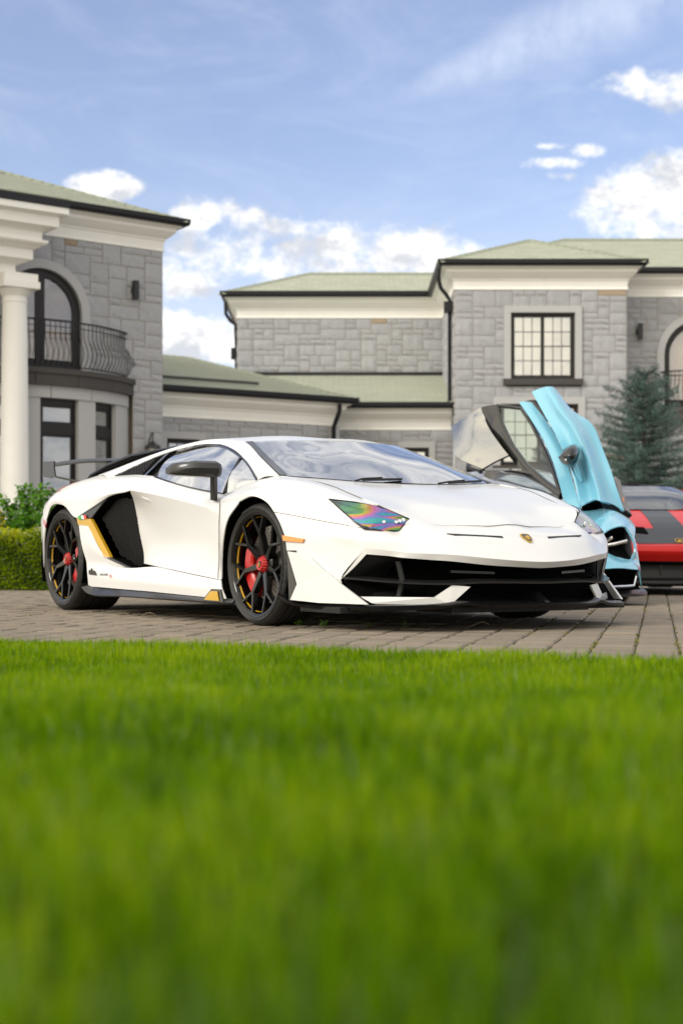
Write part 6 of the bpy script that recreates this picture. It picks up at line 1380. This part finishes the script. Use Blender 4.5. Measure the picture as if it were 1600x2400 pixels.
def hedge():
    root = empty('clipped_hedge', (-4.2, 16.0, 0)); tag(root, 'low clipped green hedge with yellow tips at the edge of the paving', 'hedge')
    x0, x1, y0, y1, h = -4.2, 2.75, -.36, .36, .66; n = 60000
    # points mostly near the surface of the clipped box
    P = RNG.uniform((x0, y0, .0), (x1, y1, h), (n, 3)); face = RNG.integers(0, 4, n)
    dpt = np.abs(RNG.normal(0, .035, n))
    P[:, 1] = np.where(face < 2, y0+dpt, P[:, 1]); P[:, 2] = np.where(face == 2, h-dpt, P[:, 2]); P[:, 1] = np.where(face == 3, y1-dpt, P[:, 1])
    wob = .022*np.sin(P[:, 0]*7)+.018*np.sin(P[:, 0]*17+P[:, 2]*9)+.02*np.sin(P[:, 2]*14+P[:, 0]*5); P[:, 1] += np.where(face < 2, wob, 0); P[:, 2] += np.where(face == 2, wob+np.abs(RNG.normal(0, .018, n)), 0)
    N = np.zeros((n, 3)); N[face < 2] = (0, -1, .35); N[face == 2] = (0, -.2, 1); N[face == 3] = (0, 1, .3)
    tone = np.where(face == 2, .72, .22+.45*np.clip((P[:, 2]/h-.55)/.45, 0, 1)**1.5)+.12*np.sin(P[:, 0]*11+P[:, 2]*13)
    keep = RNG.random(n) < .92
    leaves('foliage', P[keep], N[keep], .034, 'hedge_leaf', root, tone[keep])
    mb = MB(); mb.box((x0+.05, y0+.07, 0), (x1-.05, y1-.07, h-.07)); mb.build('twig_core', 'twig', root)
hedge()
def shrub(name, label, loc, rx, rz, nleaf, size, m, cat='shrub', base=.25, stems=9, seed=3, tmean=.5):
    rg = np.random.default_rng(seed); root = empty(name, loc); tag(root, label, cat); P = []; N = []
    for k in range(stems):
        a = rg.uniform(0, 2*np.pi); r = rx*math.sqrt(rg.uniform(0, 1)); tip = np.array([r*math.cos(a), r*math.sin(a)*.7, rz*rg.uniform(.72, 1.05)*(1-.28*(r/rx)**2)])
        st = np.array([tip[0]*.25, tip[1]*.25, 0]); mb = MB(); mid = (st+tip)/2+np.array([0, 0, .06]); mb.tube([tuple(st), tuple(mid), tuple(tip)], [.012, .008, .003], 5); mb.build('stem', 'twig', root)
        nl = nleaf//stems; f = rg.uniform(base, 1.04, nl)[:, None]; c = st*(1-f)**2+2*f*(1-f)*mid+f*f*tip; off = rg.normal(0, 1, (nl, 3)); off /= np.linalg.norm(off, axis=1)[:, None]
        P.append(c+off*rg.uniform(.01, .13, nl)[:, None]*(1.15-f*.6)); N.append(off*.6+np.array([0, -.3, .8]))
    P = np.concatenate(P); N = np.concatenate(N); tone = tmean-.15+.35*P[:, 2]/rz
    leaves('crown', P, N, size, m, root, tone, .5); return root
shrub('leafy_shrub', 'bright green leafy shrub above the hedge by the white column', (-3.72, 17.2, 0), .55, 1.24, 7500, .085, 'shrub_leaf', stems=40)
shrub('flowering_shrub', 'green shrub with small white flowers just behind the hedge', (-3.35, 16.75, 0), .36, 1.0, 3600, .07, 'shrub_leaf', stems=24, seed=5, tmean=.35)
shrub('golden_shrub', 'golden yellow shrub tip at the photo\'s left edge behind the hedge', (-4.0, 16.6, 0), .16, .92, 900, .04, 'yellow_leaf', stems=10, seed=8)
for i, (u, v, Y, lb) in enumerate(((92, 1157, 17.4, 'mauve allium flower head left of its taller neighbour above the shrub'), (118, 1151, 17.5, 'mauve allium flower head nearest the white car\'s rear wing'))):
    p = at(u, v, Y); root = empty('allium', (p[0], p[1], 0)); tag(root, lb, 'flower', 'allium flowers'); mb = MB(); mb.tube([(.05, 0, 0), (.03, 0, p[2]*.5), (0, 0, p[2]-.03)], .007, 5); mb.build('stem', 'stem_green', root)
    n = 260; D = RNG.normal(0, 1, (n, 3)); D /= np.linalg.norm(D, axis=1)[:, None]; leaves('flower_head', D*RNG.uniform(.03, .05, n)[:, None]+np.array([0, 0, p[2]]), D, .022, 'allium_petal', root)
def spruce():
    root = empty('spruce_tree', (5.72, 27.0, 0)); tag(root, 'blue-green spruce tree in front of the house wing, behind the red car', 'tree'); H_ = 3.95
    mb = MB(); mb.tube([(0, 0, 0), (.01, 0, 2), (0, 0, H_-.15)], [.09, .05, .008], 8); mb.build('trunk', 'bark', root, 40)
    P = []; N = []; T = []; bm_ = MB(); rg = np.random.default_rng(12); z = .25
    while z < H_-.05:
        rel = 1-z/H_; Lb = (.12+2.1*rel**.8)*rg.uniform(.68, 1.18); nb = int(5+9*rel)
        for k in range(nb):
            a = 2*np.pi*(k+rg.random())/nb; L = Lb*rg.uniform(.65, 1.2); d = np.array([math.cos(a), math.sin(a), 0]); droop = .10*rel; up = .28*L*(1-rel)+.05
            base = np.array([0, 0, z]); tip = base+d*L+np.array([0, 0, up-droop*L+rg.uniform(-.05, .05)]); mid = (base+tip)/2+np.array([0, 0, -.05*L])
            bm_.tube([tuple(base), tuple(mid), tuple(tip)], [.014, .009, .003], 4)
            nt = int(125*L)+10; f = rg.uniform(.18, 1.0, nt)[:, None]; c = base*(1-f)**2+2*f*(1-f)*mid+f*f*tip; side = np.cross(d, [0, 0, 1]); sp = (1.05-f)*L*.42
            c = c+side*rg.normal(0, .5, nt)[:, None]*sp+np.array([0, 0, 1])*rg.normal(-.01, .03, nt)[:, None]
            for rep in range(6):
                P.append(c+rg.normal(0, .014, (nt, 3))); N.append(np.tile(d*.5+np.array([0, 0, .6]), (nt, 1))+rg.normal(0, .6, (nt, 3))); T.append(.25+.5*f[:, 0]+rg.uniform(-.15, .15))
        z += .10+.07*rel
    bm_.build('branches', 'bark', root, fix=False)
    P = np.concatenate(P); leaves('crown', P, np.concatenate(N), .05, 'spruce_needle', root, np.concatenate(T), .16, .05)
spruce()
# small weeds on the paving
def weed(name, label, u, v, kind):
    Y = .365*3333/(v-1306); X = (u-800)/3333*Y; root = empty(name, (X, Y, 0)); tag(root, label, 'weed', 'weeds in the paving'); rg = random.Random(u)
    if kind == 'stalk':
        mb = MB(); mb.tube([(-.07, 0, .0), (-.035, 0, .018), (.0, 0, .035), (.02, 0, .037)], .0011, 4); mb.build('stalk', 'dry_stalk', root); 
        mb = MB()
        for k in range(5): mb.tube([(.015, 0, .037), (.026+.006*k, .003*k, .033-.003*k)], .0014, 4)
        mb.build('seed_head', 'dry_stalk', root)
    else:
        n = 26 if kind == 'tuft' else 10; P = np.array([(rg.gauss(0, .008), rg.gauss(0, .008), rg.uniform(.004, .03)) for _ in range(n)]); leaves('leaf_tuft', P, np.tile((0, -.4, .8), (n, 1)), .022, 'shrub_leaf', root, np.full(n, .75))
        mb = MB(); mb.tube([(0, 0, -.005), (.003, 0, .025)], .002, 4); mb.build('stem', 'stem_green', root)
weed('dry_weed', 'dried bent grass stalk lying on the paving behind the front wheel', 285, 1452, 'stalk')
weed('dry_weed', 'thin dry sprig on the paving midway between the white car\'s wheels', 346, 1450, 'stalk')
weed('weed', 'green weed tuft beside the front tyre of the white car', 698, 1466, 'tuft')
weed('weed', 'green weed tuft in front of the splitter, left of the others', 758, 1470, 'tuft')
weed('weed', 'tiny weed with yellow-green leaves under the white car\'s mouth corner', 862, 1470, 'small')
weed('weed', 'tiny weed below the middle of the white splitter fin', 946, 1471, 'small')
weed('dry_weed', 'pale dry seed stalk standing before the splitter', 1124, 1474, 'stalk')
